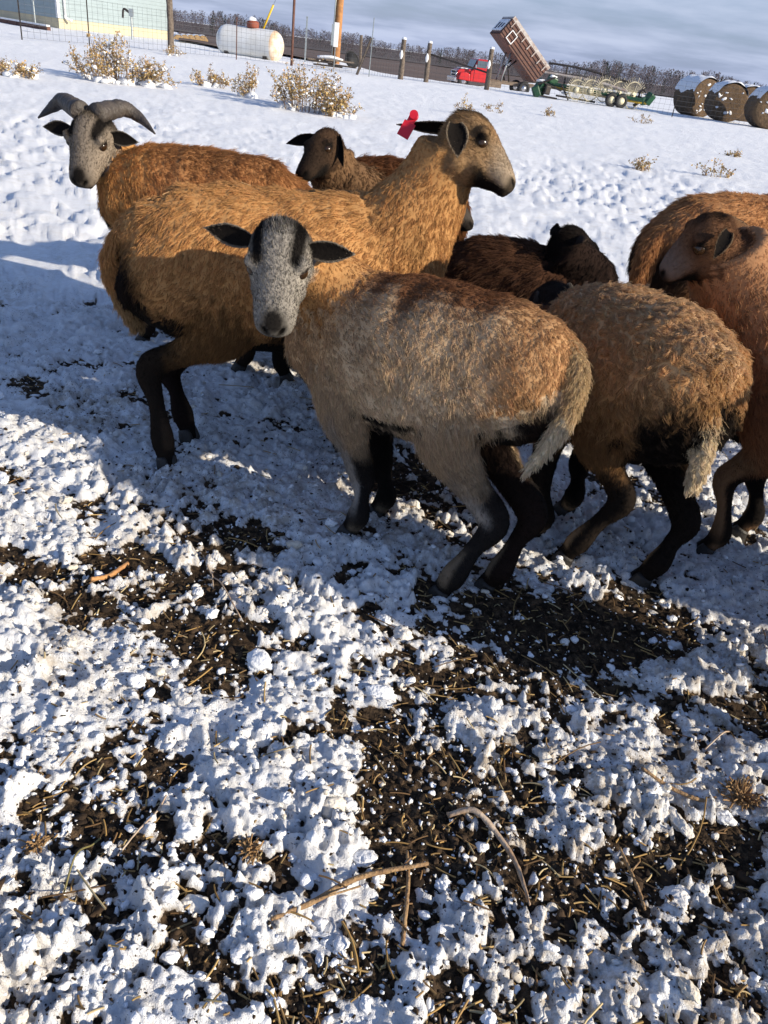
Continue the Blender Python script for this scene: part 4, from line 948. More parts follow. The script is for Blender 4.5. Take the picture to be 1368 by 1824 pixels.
M['tank_rust'] = plain('rusty_tank_paint', (.74, .74, .70), .6, .4, 1.5, c2=(.55, .32, .13), bump=.1)
M['dome_red'] = plain('red_oxide', (.25, .06, .03), .7, .3, 8)
M['red'] = plain('red_truck_paint', (.52, .022, .025), .28, .15, 4)
M['chrome'] = plain('chrome', (.6, .6, .62), .2, .1, 5, metal=.9)
M['black'] = plain('black_rubber', (.016, .016, .017), .75, .3, 20)
M['glass'] = plain('windscreen_glass', (.10, .13, .16), .06, .1, 3)
M['box_rust'] = plain('rusty_box_panel', (.17, .080, .055), .8, .4, 2.2, bump=.4, c2=(.085, .050, .042))
M['rail'] = plain('pale_rail', (.48, .45, .42), .65, .35, 5, c2=(.26, .17, .13))
M['frame_tan'] = plain('truck_frame', (.20, .15, .11), .8, .4, 6)
M['green'] = plain('implement_green', (.012, .075, .03), .45, .45, 4)
M['impl_yellow'] = plain('implement_yellow', (.62, .40, .03), .45, .2, 6)
M['tine'] = plain('cream_tine', (.55, .50, .36), .6, .15, 9)
M['hub'] = plain('cream_hub', (.74, .68, .48), .6, .15, 9)

# ---- the blue-grey house
P0 = gpt(106, 53); dR = nrm(V(3.5, 6.3, 0)); dL = nrm(V(-6.3, 3.5, 0)); base = P0[2] - .05
hs = thing('house', V(P0[0], P0[1], base), 'pale blue-green clapboard house on a cream foundation at the upper left', 'house'); ho_ = V(P0[0], P0[1], base)
LR, LL, HF, HW = 7.3, 9.5, .50, 3.1
def slab(b, p, d, L, z0, z1, th, out): # upright slab along d
    c = p + d * L / 2 + V(0, 0, (z0 + z1) / 2) + out * th / 2; b.box(c, (L, th, z1 - z0), np.stack([d, np.cross(V(0, 0, 1), d), V(0, 0, 1)], 1)); return b
oR = nrm(V(dR[1], -dR[0], 0)); oL = nrm(V(-dL[1], dL[0], 0))
C0 = V(P0[0], P0[1], base)
b = MB(); slab(b, C0, dR, LR, 0, HF, .2, oR * -1); slab(b, C0 + dL * .2, dL, LL, 0, HF, .2, oL * -1); b.build('foundation', M['foundation'], hs, ho_)
b = MB(); slab(b, C0 - oR * .02, dR, LR, HF, HW, .16, oR * -1); slab(b, C0 + dL * .2 - oL * .02, dL, LL, HF, HW, .16, oL * -1)
b.build('wall', M['siding'], hs, ho_)
b = MB()
for k in range(17):
    z0 = HF - .04 + k * .155
    for (d, L_, o_, st_) in ((dR, LR, oR, C0), (dL, LL, oL, C0)):
        Mx = np.stack([d, o_, V(0, 0, 1)], 1); tilt = .10; o2 = nrm(o_ + V(0, 0, tilt)); z2 = np.cross(d, o2); z2 = z2 * np.sign(z2[2])
        b.box(st_ + d * L_ / 2 + o_ * .012 + V(0, 0, z0 + .08), (L_ - .1, .016, .168), np.stack([d, o2, z2], 1))
sdg = b.build('siding', M['siding'], hs, ho_); sdg['kind'] = 'stuff'
b = MB(); b.box(C0 + V(0, 0, (HF + HW) / 2) + (oR + oL) * .02, (.13, .13, HW - HF + .04), np.stack([dR, dL, V(0, 0, 1)], 1)); b.build('corner_trim', M['white_paint'], hs, ho_)
b = MB(); q = C0 + dR * .32 + oR * .09; b.tube([q + V(0, 0, HW), q + V(0, 0, .62)], .055, 10); b.tube([q + V(0, 0, .62), q + V(0, 0, .50) + oR * .03, q + dR * .18 + oR * .25 + V(0, 0, .42)], .055, 10); b.build('downspout', M['white_paint'], hs, ho_, True)
b = MB(); A_ = C0 - oR * LL / 2; rz = HW
e = [C0 + oR * .4 - dR * .3, C0 + dR * (LR + .3) + oR * .4, C0 + dR * (LR + .3) + dL * LL + dL * .4, C0 + dL * (LL + .4) - dR * .3]
r1 = (e[0] + e[3]) / 2 + V(0, 0, 2.2); r2 = (e[1] + e[2]) / 2 + V(0, 0, 2.2)
pv = [q_ + V(0, 0, rz) for q_ in e] + [r1 + V(0, 0, rz), r2 + V(0, 0, rz)]
b.add(pv, [[0, 1, 5, 4], [2, 3, 4, 5], [0, 4, 3], [1, 2, 5], [0, 3, 2, 1]]); b.build('roof', M['roofing'], hs, ho_)
# timber edging half under snow, left of the house
q0, q1 = gpt(0, 41), gpt(88, 56); b = MB(); d = nrm(q1 - q0); Lh = np.linalg.norm(q1 - q0); Mx = np.stack([d, np.cross(V(0, 0, 1), d), V(0, 0, 1)], 1)
te = thing('timber_edging', (q0 + q1) / 2, 'snow-topped dark red timber edging along the shaded house wall', 'edging'); c_ = (q0 + q1) / 2
for k in range(5):
    f0 = (k + .5) / 5; b = MB(); b.box(q0 * (1 - f0) + q1 * f0 + V(0, 0, .06), (Lh / 5 * .95, .16, .16), Mx); b.build('timber', M['rust_post'], te, c_)
b = MB(); b.box((q0 + q1) / 2 + V(0, 0, .17), (Lh * .97, .17, .06), Mx); b.build('snow_cap', M['snow'], te, c_)
# yard hydrant and meter post near the wall, thin rod
q = gpt(236, 72); yh = thing('yard_hydrant', q, 'small grey utility box on a post before the cream foundation', 'utility box')
b = MB(); b.tube([q, q + V(0, 0, 1.1)], .05, 8); b.build('post', M['galv'], yh, q); b = MB(); b.box(q + V(0, 0, 1.05), (.18, .14, .3)); b.build('box', M['galv'], yh, q); b = MB(); b.tube([q + V(-.1, 0, 1.05), q + V(-.34, 0, 1.15), q + V(-.4, 0, .8)], .05, 8); b.build('spout', M['steel_dark'], yh, q)
q = gpt(64, 52); rd = thing('ground_rod', q, 'thin grey rod standing before the shaded blue wall', 'rod'); b = MB(); b.tube([q, q + V(0, 0, 1.0)], .03, 6); b.build('shaft', M['galv'], rd, q); b = MB(); b.tube([q + V(-.05, 0, 1.0), q + V(.05, 0, 1.06)], .03, 6); b.build('cap', M['galv'], rd, q)

# ---- fence
def px_height(x, y, y2): # post height from its pixel span
    p = gnd(x, y); return (y - y2) * float((p - CAM) @ fwd) / FOC
fence_posts = [ (40, 76, 2.3, 'tpost', M['steel_dark']), (160, 86, 1.9, 'tpost', M['steel_dark']), (305, 98, 2.6, 'wood', M['post_wood']), (421, 109, px_height(421, 109, 45), 'tpost', M['rust_post']), (519, 119, px_height(519, 119, 16), 'pipe', M['rust_post']),
    (594, 129, px_height(594, 129, 62), 'tpost', M['galv']), (657, 137, px_height(657, 137, 48), 'tpost', M['galv']), (713, 141, px_height(713, 141, 80), 'wood', M['post_wood']), (758, 146, px_height(758, 146, 86), 'wood', M['post_wood']), (866, 161, px_height(866, 161, 98), 'wood', M['post_wood']),
    (1196, 211, px_height(1196, 211, 178), 'tpost', M['steel_dark']), (1420, 240, 1.3, 'tpost', M['steel_dark'])]
o0 = gpt(713, 141)
fence = thing('wire_fence', o0, 'woven wire fence with mixed wood and steel posts across the snowy field', 'fence')
tops = []; rr_ = np.random.default_rng(4)
for (x, y, h, kind, mat) in fence_posts:
    p = gpt(x, y); b = MB(); ln = V(rr_.normal(0, .012), rr_.normal(0, .012), 0) * h
    if kind == 'tpost': b.box(p + V(0, 0, h / 2 - .1), (.035, .008, h + .2)); b.box(p + V(0, -.018, h / 2 - .1), (.008, .035, h + .2))
    elif kind == 'pipe': b.tube([p - V(0, 0, .2), p + V(0, 0, h)], .05, 10)
    else:
        pts = [p - V(0, 0, .2), p + V(.01, 0, h * .4) + ln * .4, p + V(-.01, .01, h * .75) + ln * .7, p + V(0, 0, h) + ln]; v, f, t, ph = tube(pts, [.115, .105, .10, .092], 14, 10, (1, .2, 0)); v = v + rr_.normal(0, .008, v.shape); b.add(v, f)
    po = b.build('post', mat, fence, o0, kind != 'tpost')
    if kind == 'wood' and x > 700:
        b = MB(); v, f, t, ph = tube([p + V(0, 0, h - .01) + ln, p + V(0, 0, h + .05) + ln, p + V(0, 0, h + .08) + ln], [.10, .09, .02], 6, 10, (1, .2, 0)); b.add(v, f); b.build('snow_cap', M['snow'], po, o0, True); b = MB(); c_ = p + V(-.06, -.09, h * .62); v, f, t, ph = tube([c_ + V(0, 0, -.16), c_, c_ + V(0, 0, .16)], [.03, .075, .02], 9, 8, (1, .2, 0)); b.add(v, f); b.build('snow_patch', M['snow'], po, o0, True)
    tops.append((p, h))
# meter box on the galvanised post, brace rail by the wooden corner posts
p, h = tops[5]; mb_ = MB(); mb_.box(at(599, 62, p[1] - .05), (.16, .14, .80)); mo = mb_.build('meter_box', M['white_paint'], fence, o0)
mb_ = MB(); mb_.box(at(593, 62, p[1] - .05), (.10, .14, .7)); mb_.build('meter_panel', M['galv'], fence, o0)
b = MB(); b.tube([tops[8][0] + V(.08, 0, tops[8][1] * .72), tops[9][0] + V(-.06, 0, tops[9][1] * .42)], .035, 8); b.build('brace_rail', M['steel_dark'], fence, o0)
b = MB(); b.tube([tops[6][0] + V(-.5, .2, .0), tops[6][0] + V(-.03, 0, 1.3)], .05, 6); b.tube([tops[6][0] + V(-.42, .3, .2), tops[6][0] + V(-.46, .3, 1.35)], .06, 6); b.build('brace_rail', M['post_wood'], fence, o0)
stays = MB()
for k in range(8):
    b = MB(); zz = .06 + k * .165
    for (pa, ha), (pb, hb) in zip(tops[:-1], tops[1:]):
        if np.linalg.norm(pb - pa) > 30: continue
        b.tube([pa + V(0, -.03, zz), (pa + pb) / 2 + V(0, -.03, zz - .015), pb + V(0, -.03, zz)], .0038, 3, 4)
    b.build('wire', M['wire'], fence, o0)
for (pa, ha), (pb, hb) in zip(tops[:-1], tops[1:]):
    n = int(np.linalg.norm(pb - pa) / .20)
    for i in range(1, n):
        q = pa + (pb - pa) * i / n + V(0, -.03, 0); stays.tube([q + V(0, 0, .05), q + V(0, 0, 1.23)], .0032, 3, 2)
so_ = stays.build('stay_wires', M['wire'], fence, o0); so_['kind'] = 'stuff'
# second fence line beyond, plain posts
q = gpt(543, 111); sp = thing('steel_post', q, 'pale blue-grey steel post between the tank and the utility pole', 'post'); b = MB(); b.box(q + V(0, 0, .85), (.07, .05, 1.9)); b.build('shaft', M['galv'], sp, q); b = MB(); b.box(q + V(0, 0, 1.82), (.09, .07, .05)); b.build('cap', M['galv'], sp, q)

# ---- propane tank
TY = 39.0; ca, cb = at(389, 69, TY + .5), at(503, 85, TY - .3); ax_ = nrm(cb - ca); ax_[2] = 0; ax_ = nrm(ax_); mid = (ca + cb) / 2; Lt = np.linalg.norm((cb - ca)[:2]); rt = .60
gzb = gz(mid[0], mid[1]); tk = thing('propane_tank', V(mid[0], mid[1], gzb), 'white rust-streaked propane tank lying on the snow', 'propane tank'); to = V(mid[0], mid[1], gzb); mid = V(mid[0], mid[1], mid[2])
def tank_shell(u0, u1, n, name, mat):
    us = np.linspace(u0, u1, n); hl_ = Lt / 2; cap = rt * .72
    r_ = [rt * math.sqrt(max(0.0, 1 - max(0, (abs(u) - (hl_ - cap)) / cap) ** 2)) for u in us]
    b = MB(); ring = 28; v = []
    side = nrm(np.cross(ax_, V(0, 0, 1)))
    for u, r in zip(us, r_):
        for k in range(ring):
            a = 2 * math.pi * k / ring; v.append(mid + ax_ * u + (side * math.cos(a) + V(0, 0, 1) * math.sin(a)) * max(r, .004))
    f = [[i * ring + k, (i + 1) * ring + k, (i + 1) * ring + (k + 1) % ring, i * ring + (k + 1) % ring] for i in range(n - 1) for k in range(ring)]
    b.add(v, f); return b.build(name, mat, tk, to, True)
tank_shell(-Lt / 2, Lt / 2 - rt * .62, 26, 'shell', M['tank']); e_ = tank_shell(Lt / 2 - rt * .62, Lt / 2, 14, 'end_cap', M['tank_rust']); e_['label'] = 'rust-stained rounded end cap'
dm = mid + ax_ * .12 + V(0, 0, rt - .02)
b = MB(); b.tube([dm, dm + V(0, 0, .22), dm + V(0, 0, .30)], [.26, .26, .10], 16, 8, (1, 0, 0)); b.build('valve_dome', M['dome_red'], tk, to, True)
b = MB(); v, f, t, ph = tube([dm + V(-.05, 0, .26), dm + V(-.06, 0, .36), dm + V(-.06, 0, .42)], [.2, .17, .03], 6, 12, (1, 0, 0)); b.add(v, f); b.build('snow_cap', M['snow'], tk, to, True)
for s_ in (-.30, .30):
    b = MB(); b.box(V(mid[0], mid[1], 0) + ax_ * Lt * s_ + V(0, 0, (mid[2] - rt + gzb) / 2 + .05), (.9, .18, max(.1, mid[2] - rt - gzb + .35)), np.stack([np.cross(ax_, V(0, 0, 1)), ax_, V(0, 0, 1)], 1)); b.build('leg', M['steel_dark'], tk, to)

# ---- utility pole with a yellow guyed guard
q = gpt(598, 113); up_ = thing('utility_pole', q, 'tall orange-brown wooden utility pole beyond the fence', 'utility pole')
b = MB(); v, f, t, ph = tube([q - V(0, 0, .4), q + V(0, 0, 4), q + V(0, 0, 9)], [.20, .185, .155], 30, 18, (1, .1, 0)); b.add(v, f); b.build('pole', M['pole_wood'], up_, q, True)
b = MB(); b.tube([q + V(-.22, -.1, .3), q + V(-.20, -.1, 5)], .04, 8); b.build('conduit', M['galv'], up_, q, True)
g0 = gpt(452, 92); g1 = at(487, 9, g0[1] - 1.0); dgy = nrm(g1 - g0); gy = thing('guy_wire_guard', g0, 'slanting yellow guy wire guard rising behind the white tank', 'guy guard'); b = MB(); b.tube([g0, g1], .055, 8); b.build('guard', M['yellow'], gy, g0, True); b = MB(); b.tube([g1, g1 + dgy * 6], .008, 4); b.build('cable', M['wire'], gy, g0)

# ---- junk by the pole
q = gpt(622, 123); tb_ = thing('black_tub', q, 'black plastic tub tipped on its side by the utility pole', 'tub'); nrmv = nrm(V(.55, -.6, .45)); c_ = q + V(0, 0, .30)
b = MB(); v, f, t, ph = tube([c_ - nrmv * .02, c_ + nrmv * .05, c_ + nrmv * .20], [.24, .30, .36], 8, 18, (0, .3, 1)); b.add(v, f); b.build('bucket', M['black'], tb_, q, True); b = MB(); b.ring(c_ + nrmv * .20, nrmv, .36, .025, 22, 6); b.build('rim', M['black'], tb_, q, True)
q = gpt(585, 121); lp = thing('lumber_pile', q, 'snow-dusted dark lumber lying at the foot of the utility pole', 'lumber')
for k in range(5): b = MB(); b.box(q + V(rr_.uniform(-.6, .9), rr_.uniform(-.2, .3), .08 + .06 * k), (1.3, .15, .06), np.array(Matrix.Rotation(rr_.uniform(-.5, .5), 3, 'Z'))); b.build('board', M['post_wood'], lp, q)
b = MB(); v, f, t, ph = tube([q + V(-.5, 0, .38), q + V(.1, 0, .42), q + V(.6, .1, .36)], [(.15, .05), (.22, .07), (.12, .04)], 9, 10); b.add(v, f); b.build('snow_cap', M['snow'], lp, q, True)

# ---- grain truck with its box raised
TRY = 60.0; f_ = nrm(V(-.965, -.26, 0)); l_ = V(-f_[1], f_[0], 0) * -1; l_ = nrm(V(f_[1], -f_[0], 0)); l_ = l_ if l_[1] < 0 else -l_      # l_ = the side towards us
c0 = at(845, 140, TRY); ZG = at(845, 159, TRY)[2]; cab = V(c0[0], c0[1], ZG)
tr = thing('grain_truck', cab, 'red farm truck facing left with its rusty grain box tipped up', 'truck'); MT = np.stack([f_, l_, V(0, 0, 1)], 1)
def T(a, b_, c): return cab + f_ * a + l_ * b_ + V(0, 0, c)
def part(name, mat, boxes, parent=tr, smooth=False, bevel=.05):
    b = MB(); [b.box(T(*c), s, MT) for (c, s) in boxes]; o = b.build(name, mat, parent, cab, smooth)
    if bevel:
        md = o.modifiers.new('bevel', 'BEVEL'); md.width = bevel; md.segments = 2
    return o
def hull(name, mat, prof, w, parent=tr, off=0):   # side profile (a, c) extruded across
    n = len(prof); b = MB(); vs = [T(a, off - w / 2, c) for a, c in prof] + [T(a, off + w / 2, c) for a, c in prof]
    b.add(vs, [list(range(n)), list(range(2 * n - 1, n - 1, -1))] + [[i, (i + 1) % n, n + (i + 1) % n, n + i] for i in range(n)]); o = b.build(name, mat, parent, cab); md = o.modifiers.new('bevel', 'BEVEL'); md.width = .06; md.segments = 3; return o
hull('cab', M['red'], [(-.75, .45), (.55, .45), (.60, 1.05), (.42, 1.12), (.18, 1.78), (-.70, 1.80)], 1.75)
hull('hood', M['red'], [(.50, .50), (1.42, .55), (1.46, .98), (1.30, 1.08), (.50, 1.16)], 1.45)
hull('windscreen', M['glass'], [(.46, 1.15), (.23, 1.72), (.255, 1.73), (.49, 1.16)], 1.5)
part('grille', M['black'], [((1.475, 0, .80), (.04, 1.05, .36))], bevel=.01); part('grille_trim', M['chrome'], [((1.50, 0, .80), (.02, 1.1, .05)), ((1.50, 0, .98), (.03, 1.2, .05)), ((1.50, 0, .64), (.03, 1.2, .05))], bevel=.008)
for s_ in (1, -1): b = MB(); b.cyl(T(1.485, .60 * s_, .80), f_, .12, .06, 16); b.build('headlight', M['chrome'], tr, cab, True)
part('bumper', M['chrome'], [((1.60, 0, .47), (.14, 1.85, .24))], bevel=.03)
for s_ in (1, -1): hull('fender', M['red'], [(.55, .45), (.62, .86), (.95, .98), (1.30, .90), (1.40, .50)], .34, off=.80 * s_)
dr = part('door', M['red'], [((-.12, .885, .92), (.92, .03, .85))], bevel=.01); part('side_window', M['glass'], [((-.12, .905, 1.50), (.66, .03, .40))], dr, bevel=.01); part('handle', M['chrome'], [((-.46, .915, 1.12), (.12, .03, .04))], dr, bevel=.005)
b = MB(); b.box(T(.35, 1.10, 1.30), (.06, .20, .30), MT); b.build('mirror', M['chrome'], tr, cab)
b = MB(); b.box(T(.85, 0, 1.15), (.7, 1.1, .06), MT); o_ = b.build('snow_cap', M['snow'], tr, cab); md = o_.modifiers.new('bevel', 'BEVEL'); md.width = .03
part('chassis', M['frame_tan'], [((-2.3, .45, .62), (4.2, .14, .22)), ((-2.3, -.45, .62), (4.2, .14, .22)), ((-1.6, 0, .6), (.2, 1.0, .2)), ((-3.6, 0, .6), (.2, 1.0, .2)), ((-1.2, .75, .45), (.9, .4, .35))], bevel=.01)
for a, b_ in ((.95, .80), (.95, -.80), (-3.3, .85), (-3.3, -.85)):
    b = MB(); b.ring(T(a, b_, .42), l_, .31, .13, 26, 10); w_ = b.build('wheel', M['black'], tr, cab, True); b = MB(); b.cyl(T(a, b_, .42), l_, .24, .16, 18); b.build('rim', M['chrome'], w_, cab, True)
# tipped box: u along the floor upwards, n normal of the floor
piv = T(-3.9, 0, .85); tl_ = R(40); u_ = f_ * math.cos(tl_) + V(0, 0, math.sin(tl_)); n_ = -f_ * math.sin(tl_) + V(0, 0, math.cos(tl_)); MBx = np.stack([u_, l_, n_], 1); BL, BW, BH = 3.9, 2.2, 1.15
def Bx(a, b_, c): return piv + u_ * a + l_ * b_ + n_ * c
gb = MB(); gb.box(Bx(BL / 2, 0, .05), (BL, BW, .10), MBx); gb.box(Bx(BL / 2, BW / 2 - .03, BH / 2), (BL, .05, BH), MBx); gb.box(Bx(BL / 2, -BW / 2 + .03, BH / 2), (BL, .05, BH), MBx); gb.box(Bx(BL - .03, 0, BH / 2), (.06, BW, BH), MBx); gb.box(Bx(.03, 0, BH * .5), (.06, BW, BH), MBx)
bed = gb.build('grain_box', M['box_rust'], tr, cab)
for k in range(5): b = MB(); b.box(Bx(BL / 2, BW / 2 + .02, .18 + k * .22), (BL - .02, .06, .055), MBx); b.build('side_rib', M['box_rust'], bed, cab)
for k in range(7): b = MB(); b.box(Bx(.25 + k * (BL - .5) / 6, BW / 2 + .05, BH * .82), (.07, .05, BH * .32), MBx); b.build('stake', M['rail'], bed, cab)
b = MB(); b.box(Bx(BL / 2, BW / 2 + .01, BH + .07), (BL + .1, .12, .22), MBx); b.box(Bx(BL / 2, -BW / 2, BH + .06), (BL + .1, .10, .14), MBx); b.box(Bx(BL, 0, BH + .06), (.1, BW, .14), MBx); b.build('top_rail', M['rail'], bed, cab)
b = MB(); b.box(Bx(BL + .05, -.1, BH * .55), (.05, BW * .86, BH * .75), MBx); b.build('front_snow', M['snow'], bed, cab)
for k in range(3): b = MB(); b.box(Bx(BL + .085, -.6 + k * .55, BH * .5), (.02, .22, .5 - .1 * k), MBx); b.build('front_mark', M['steel_dark'], bed, cab)
b = MB()
for (a, c_) in ((BL - .95, .18), (BL - .45, .18)): b.box(Bx(a, BW / 2 + .08, .42), (.05, .05, .62), MBx)
for c_ in (.14, .72): b.box(Bx(BL - .70, BW / 2 + .08, c_), (.55, .05, .05), MBx)
b.build('ladder', M['white_paint'], bed, cab)
for s_ in (.5, -.5):
    b = MB(); b.tube([T(-1.7, s_, .7), Bx(2.35, s_, -.02)], .06, 8); b.build('hoist_arm', M['galv'], tr, cab, True); b = MB(); b.tube([T(-2.3, s_, .7), T(-2.05, s_, 1.5), Bx(1.75, s_, -.02)], .06, 8, 3); b.build('hoist_arm', M['steel_dark'], tr, cab, True)

# ---- wheel rake on its transport frame
RY = 36.6; r0 = at(962, 176, RY + .4); r1 = at(1148, 196, RY - .3); zr = gz(r0[0], r0[1]); ra = V(r0[0], r0[1], zr); rb = V(r1[0], r1[1], zr); u_ = nrm(rb - ra); n_ = V(u_[1], -u_[0], 0); RL = np.linalg.norm(rb - ra)
rk = thing('wheel_rake', (ra + rb) / 2, 'green and yellow hay rake with five spoked finger wheels beside the truck', 'hay rake'); ro = (ra + rb) / 2
def Q(a, b_, c): return ra + u_ * a * RL + n_ * b_ + V(0, 0, c)
b = MB(); b.tube([Q(0, .1, .42), Q(1, .1, .30)], .06, 6); b.build('lower_beam', M['impl_yellow'], rk, ro); b = MB(); b.tube([Q(-.02, .25, .55), Q(.96, .25, .38)], .07, 6); b.tube([Q(.1, -.5, .5), Q(.95, -.4, .45)], .06, 6); b.build('main_beam', M['green'], rk, ro)
b = MB(); b.tube([Q(.02, 0, 1.25), Q(.35, 0, 1.2), Q(.80, 0, .95)], .04, 6, 6); b.tube([Q(.2, .1, .5), Q(.2, .1, 1.25)], .035, 6); b.tube([Q(.55, .1, .5), Q(.53, .1, 1.15)], .035, 6); b.build('tool_bar', M['steel_dark'], rk, ro)
b = MB(); b.tube([Q(.0, .2, .9), Q(.5, .25, .82), Q(.8, .3, .62)], .05, 6, 6); b.build('wheel_arm_bar', M['rail'], rk, ro)
for k in range(5):
    c_ = at((1027, 1052, 1077, 1102, 1127)[k], (160, 161, 162, 167, 170)[k], RY - .35 + .06 * k); rr = (.44, .47, .50, .54, .60)[k]; axw = nrm(V(.35 + .05 * k, -.92, .05)); b = MB(); b.ring(c_, axw, rr * .80, .020, 26, 4); wv = b.build('finger_wheel', M['tine'], rk, ro)
    a_ = nrm(np.cross(axw, V(0, 0, 1))); bb = np.cross(axw, a_); b = MB()
    for i in range(40): an = 2 * math.pi * i / 40; d = a_ * math.cos(an) + bb * math.sin(an); d2 = a_ * math.cos(an + .22) + bb * math.sin(an + .22); b.tube([c_ + d * .10, c_ + d2 * rr * 1.12], .0085, 3)
    b.build('tines', M['tine'], wv, ro)['kind'] = 'stuff'
    b = MB(); b.cyl(c_ + axw * .03, axw, .115, .08, 16); b.build('hub', M['hub'], wv, ro, True); b = MB(); b.tube([c_, Q((c_ - ra) @ u_ / RL, .25, .5)], .03, 5); b.build('arm', M['steel_dark'], rk, ro)
for (x, y) in ((1086, 190), (1103, 194)):
    q = gpt(x, y + 7); q = V(q[0], q[1], zr); axw = nrm(V(.2, -1, 0)); c_ = at(x, y, RY - .5); c_[2] = zr + .26; b = MB(); b.ring(c_, axw, .19, .08, 22, 8); w_ = b.build('tyre', M['black'], rk, ro, True); b = MB(); b.cyl(c_, axw, .13, .1, 14); b.build('rim', M['hub'], w_, ro, True)
def blocky(name, cs, mat):
    b = MB()
    for (c_, s, an) in cs: b.box(c_, s, np.array(Matrix.Rotation(an, 3, 'Y')) @ np.array(Matrix.Rotation(an * .6 + .3, 3, 'Z')))
    o = b.build(name, mat, rk, ro); md = o.modifiers.new('bevel', 'BEVEL'); md.width = .05; md.segments = 2; return o
blocky('drive_shield', [(at(964, 155, RY), (.42, .4, .50), .5)], M['green']); blocky('drive_shield', [(at(955, 163, RY - .2), (.30, .35, .42), -.5)], M['green']); blocky('drive_shield', [(at(984, 143, RY + .1), (.40, .3, .26), .3)], M['green']); blocky('gearbox', [(at(974, 160, RY - .2), (.26, .26, .34), .1)], M['steel_dark'])
for (xa, ya, xb, yb) in ((958, 150, 990, 138), (950, 168, 992, 176), (970, 148, 1000, 162), (990, 170, 1060, 182), (1000, 150, 1012, 178)):
    b = MB(); b.tube([at(xa, ya, RY - .25), at(xb, yb, RY - .25)], .035, 6); b.build('strut', M['steel_dark'], rk, ro)
for (xa, ya, s_) in ((966, 145, .22), (985, 136, .18), (1010, 166, .20), (1150, 168, .10)):
    b = MB(); v0, f0 = ico(2); b.add(lumpy(v0, int(xa), .15) * V(s_, s_ * .7, s_ * .3) + at(xa, ya, RY - .1), f0.tolist()); b.build('snow_patch', M['snow'], rk, ro, True)
blocky('end_shield', [(at(1156, 176, RY - .3), (.30, .3, .42), .5), (at(1147, 180, RY - .3), (.25, .25, .3), -.2)], M['green'])
b = MB(); b.tube([at(1138, 182, RY), at(1139, 166, RY), at(1148, 160, RY), at(1152, 172, RY)], .045, 6, 10); b.tube([at(1128, 188, RY), at(1146, 178, RY)], .06, 6); b.build('hitch_frame', M['steel_dark'], rk, ro)

# ---- round bales
def bale_material(name, c1, c2):
    m, t, bs = newmat(name); tc = N(t, 'ShaderNodeTexCoord'); n1 = N(t, 'ShaderNodeTexNoise'); n1.inputs['Scale'].default_value = 9; n1.inputs['Detail'].default_value = 8; n1.inputs['Roughness'].default_value = .75; LK(t, tc.outputs['Object'], n1.inputs['Vector'])
    r_ = N(t, 'ShaderNodeValToRGB'); r_.color_ramp.elements[0].position = .35; r_.color_ramp.elements[1].position = .7; r_.color_ramp.elements[0].color = (*c2, 1); r_.color_ramp.elements[1].color = (*c1, 1); LK(t, n1.outputs['Fac'], r_.inputs['Fac']); LK(t, r_.outputs[0], bs.inputs['Base Color']); bs.inputs['Roughness'].default_value = .95
    n2 = N(t, 'ShaderNodeTexNoise'); n2.inputs['Scale'].default_value = 40; n2.inputs['Detail'].default_value = 6; LK(t, tc.outputs['Object'], n2.inputs['Vector']); bp = N(t, 'ShaderNodeBump'); bp.inputs['Strength'].default_value = 1; bp.inputs['Distance'].default_value = .05; LK(t, n2.outputs['Fac'], bp.inputs['Height']); LK(t, bp.outputs[0], bs.inputs['Normal']); return m
M['bale'] = bale_material('hay_bale', (.20, .125, .065), (.085, .055, .032)); M['bale_far'] = bale_material('far_bale', (.40, .28, .14), (.25, .16, .08))
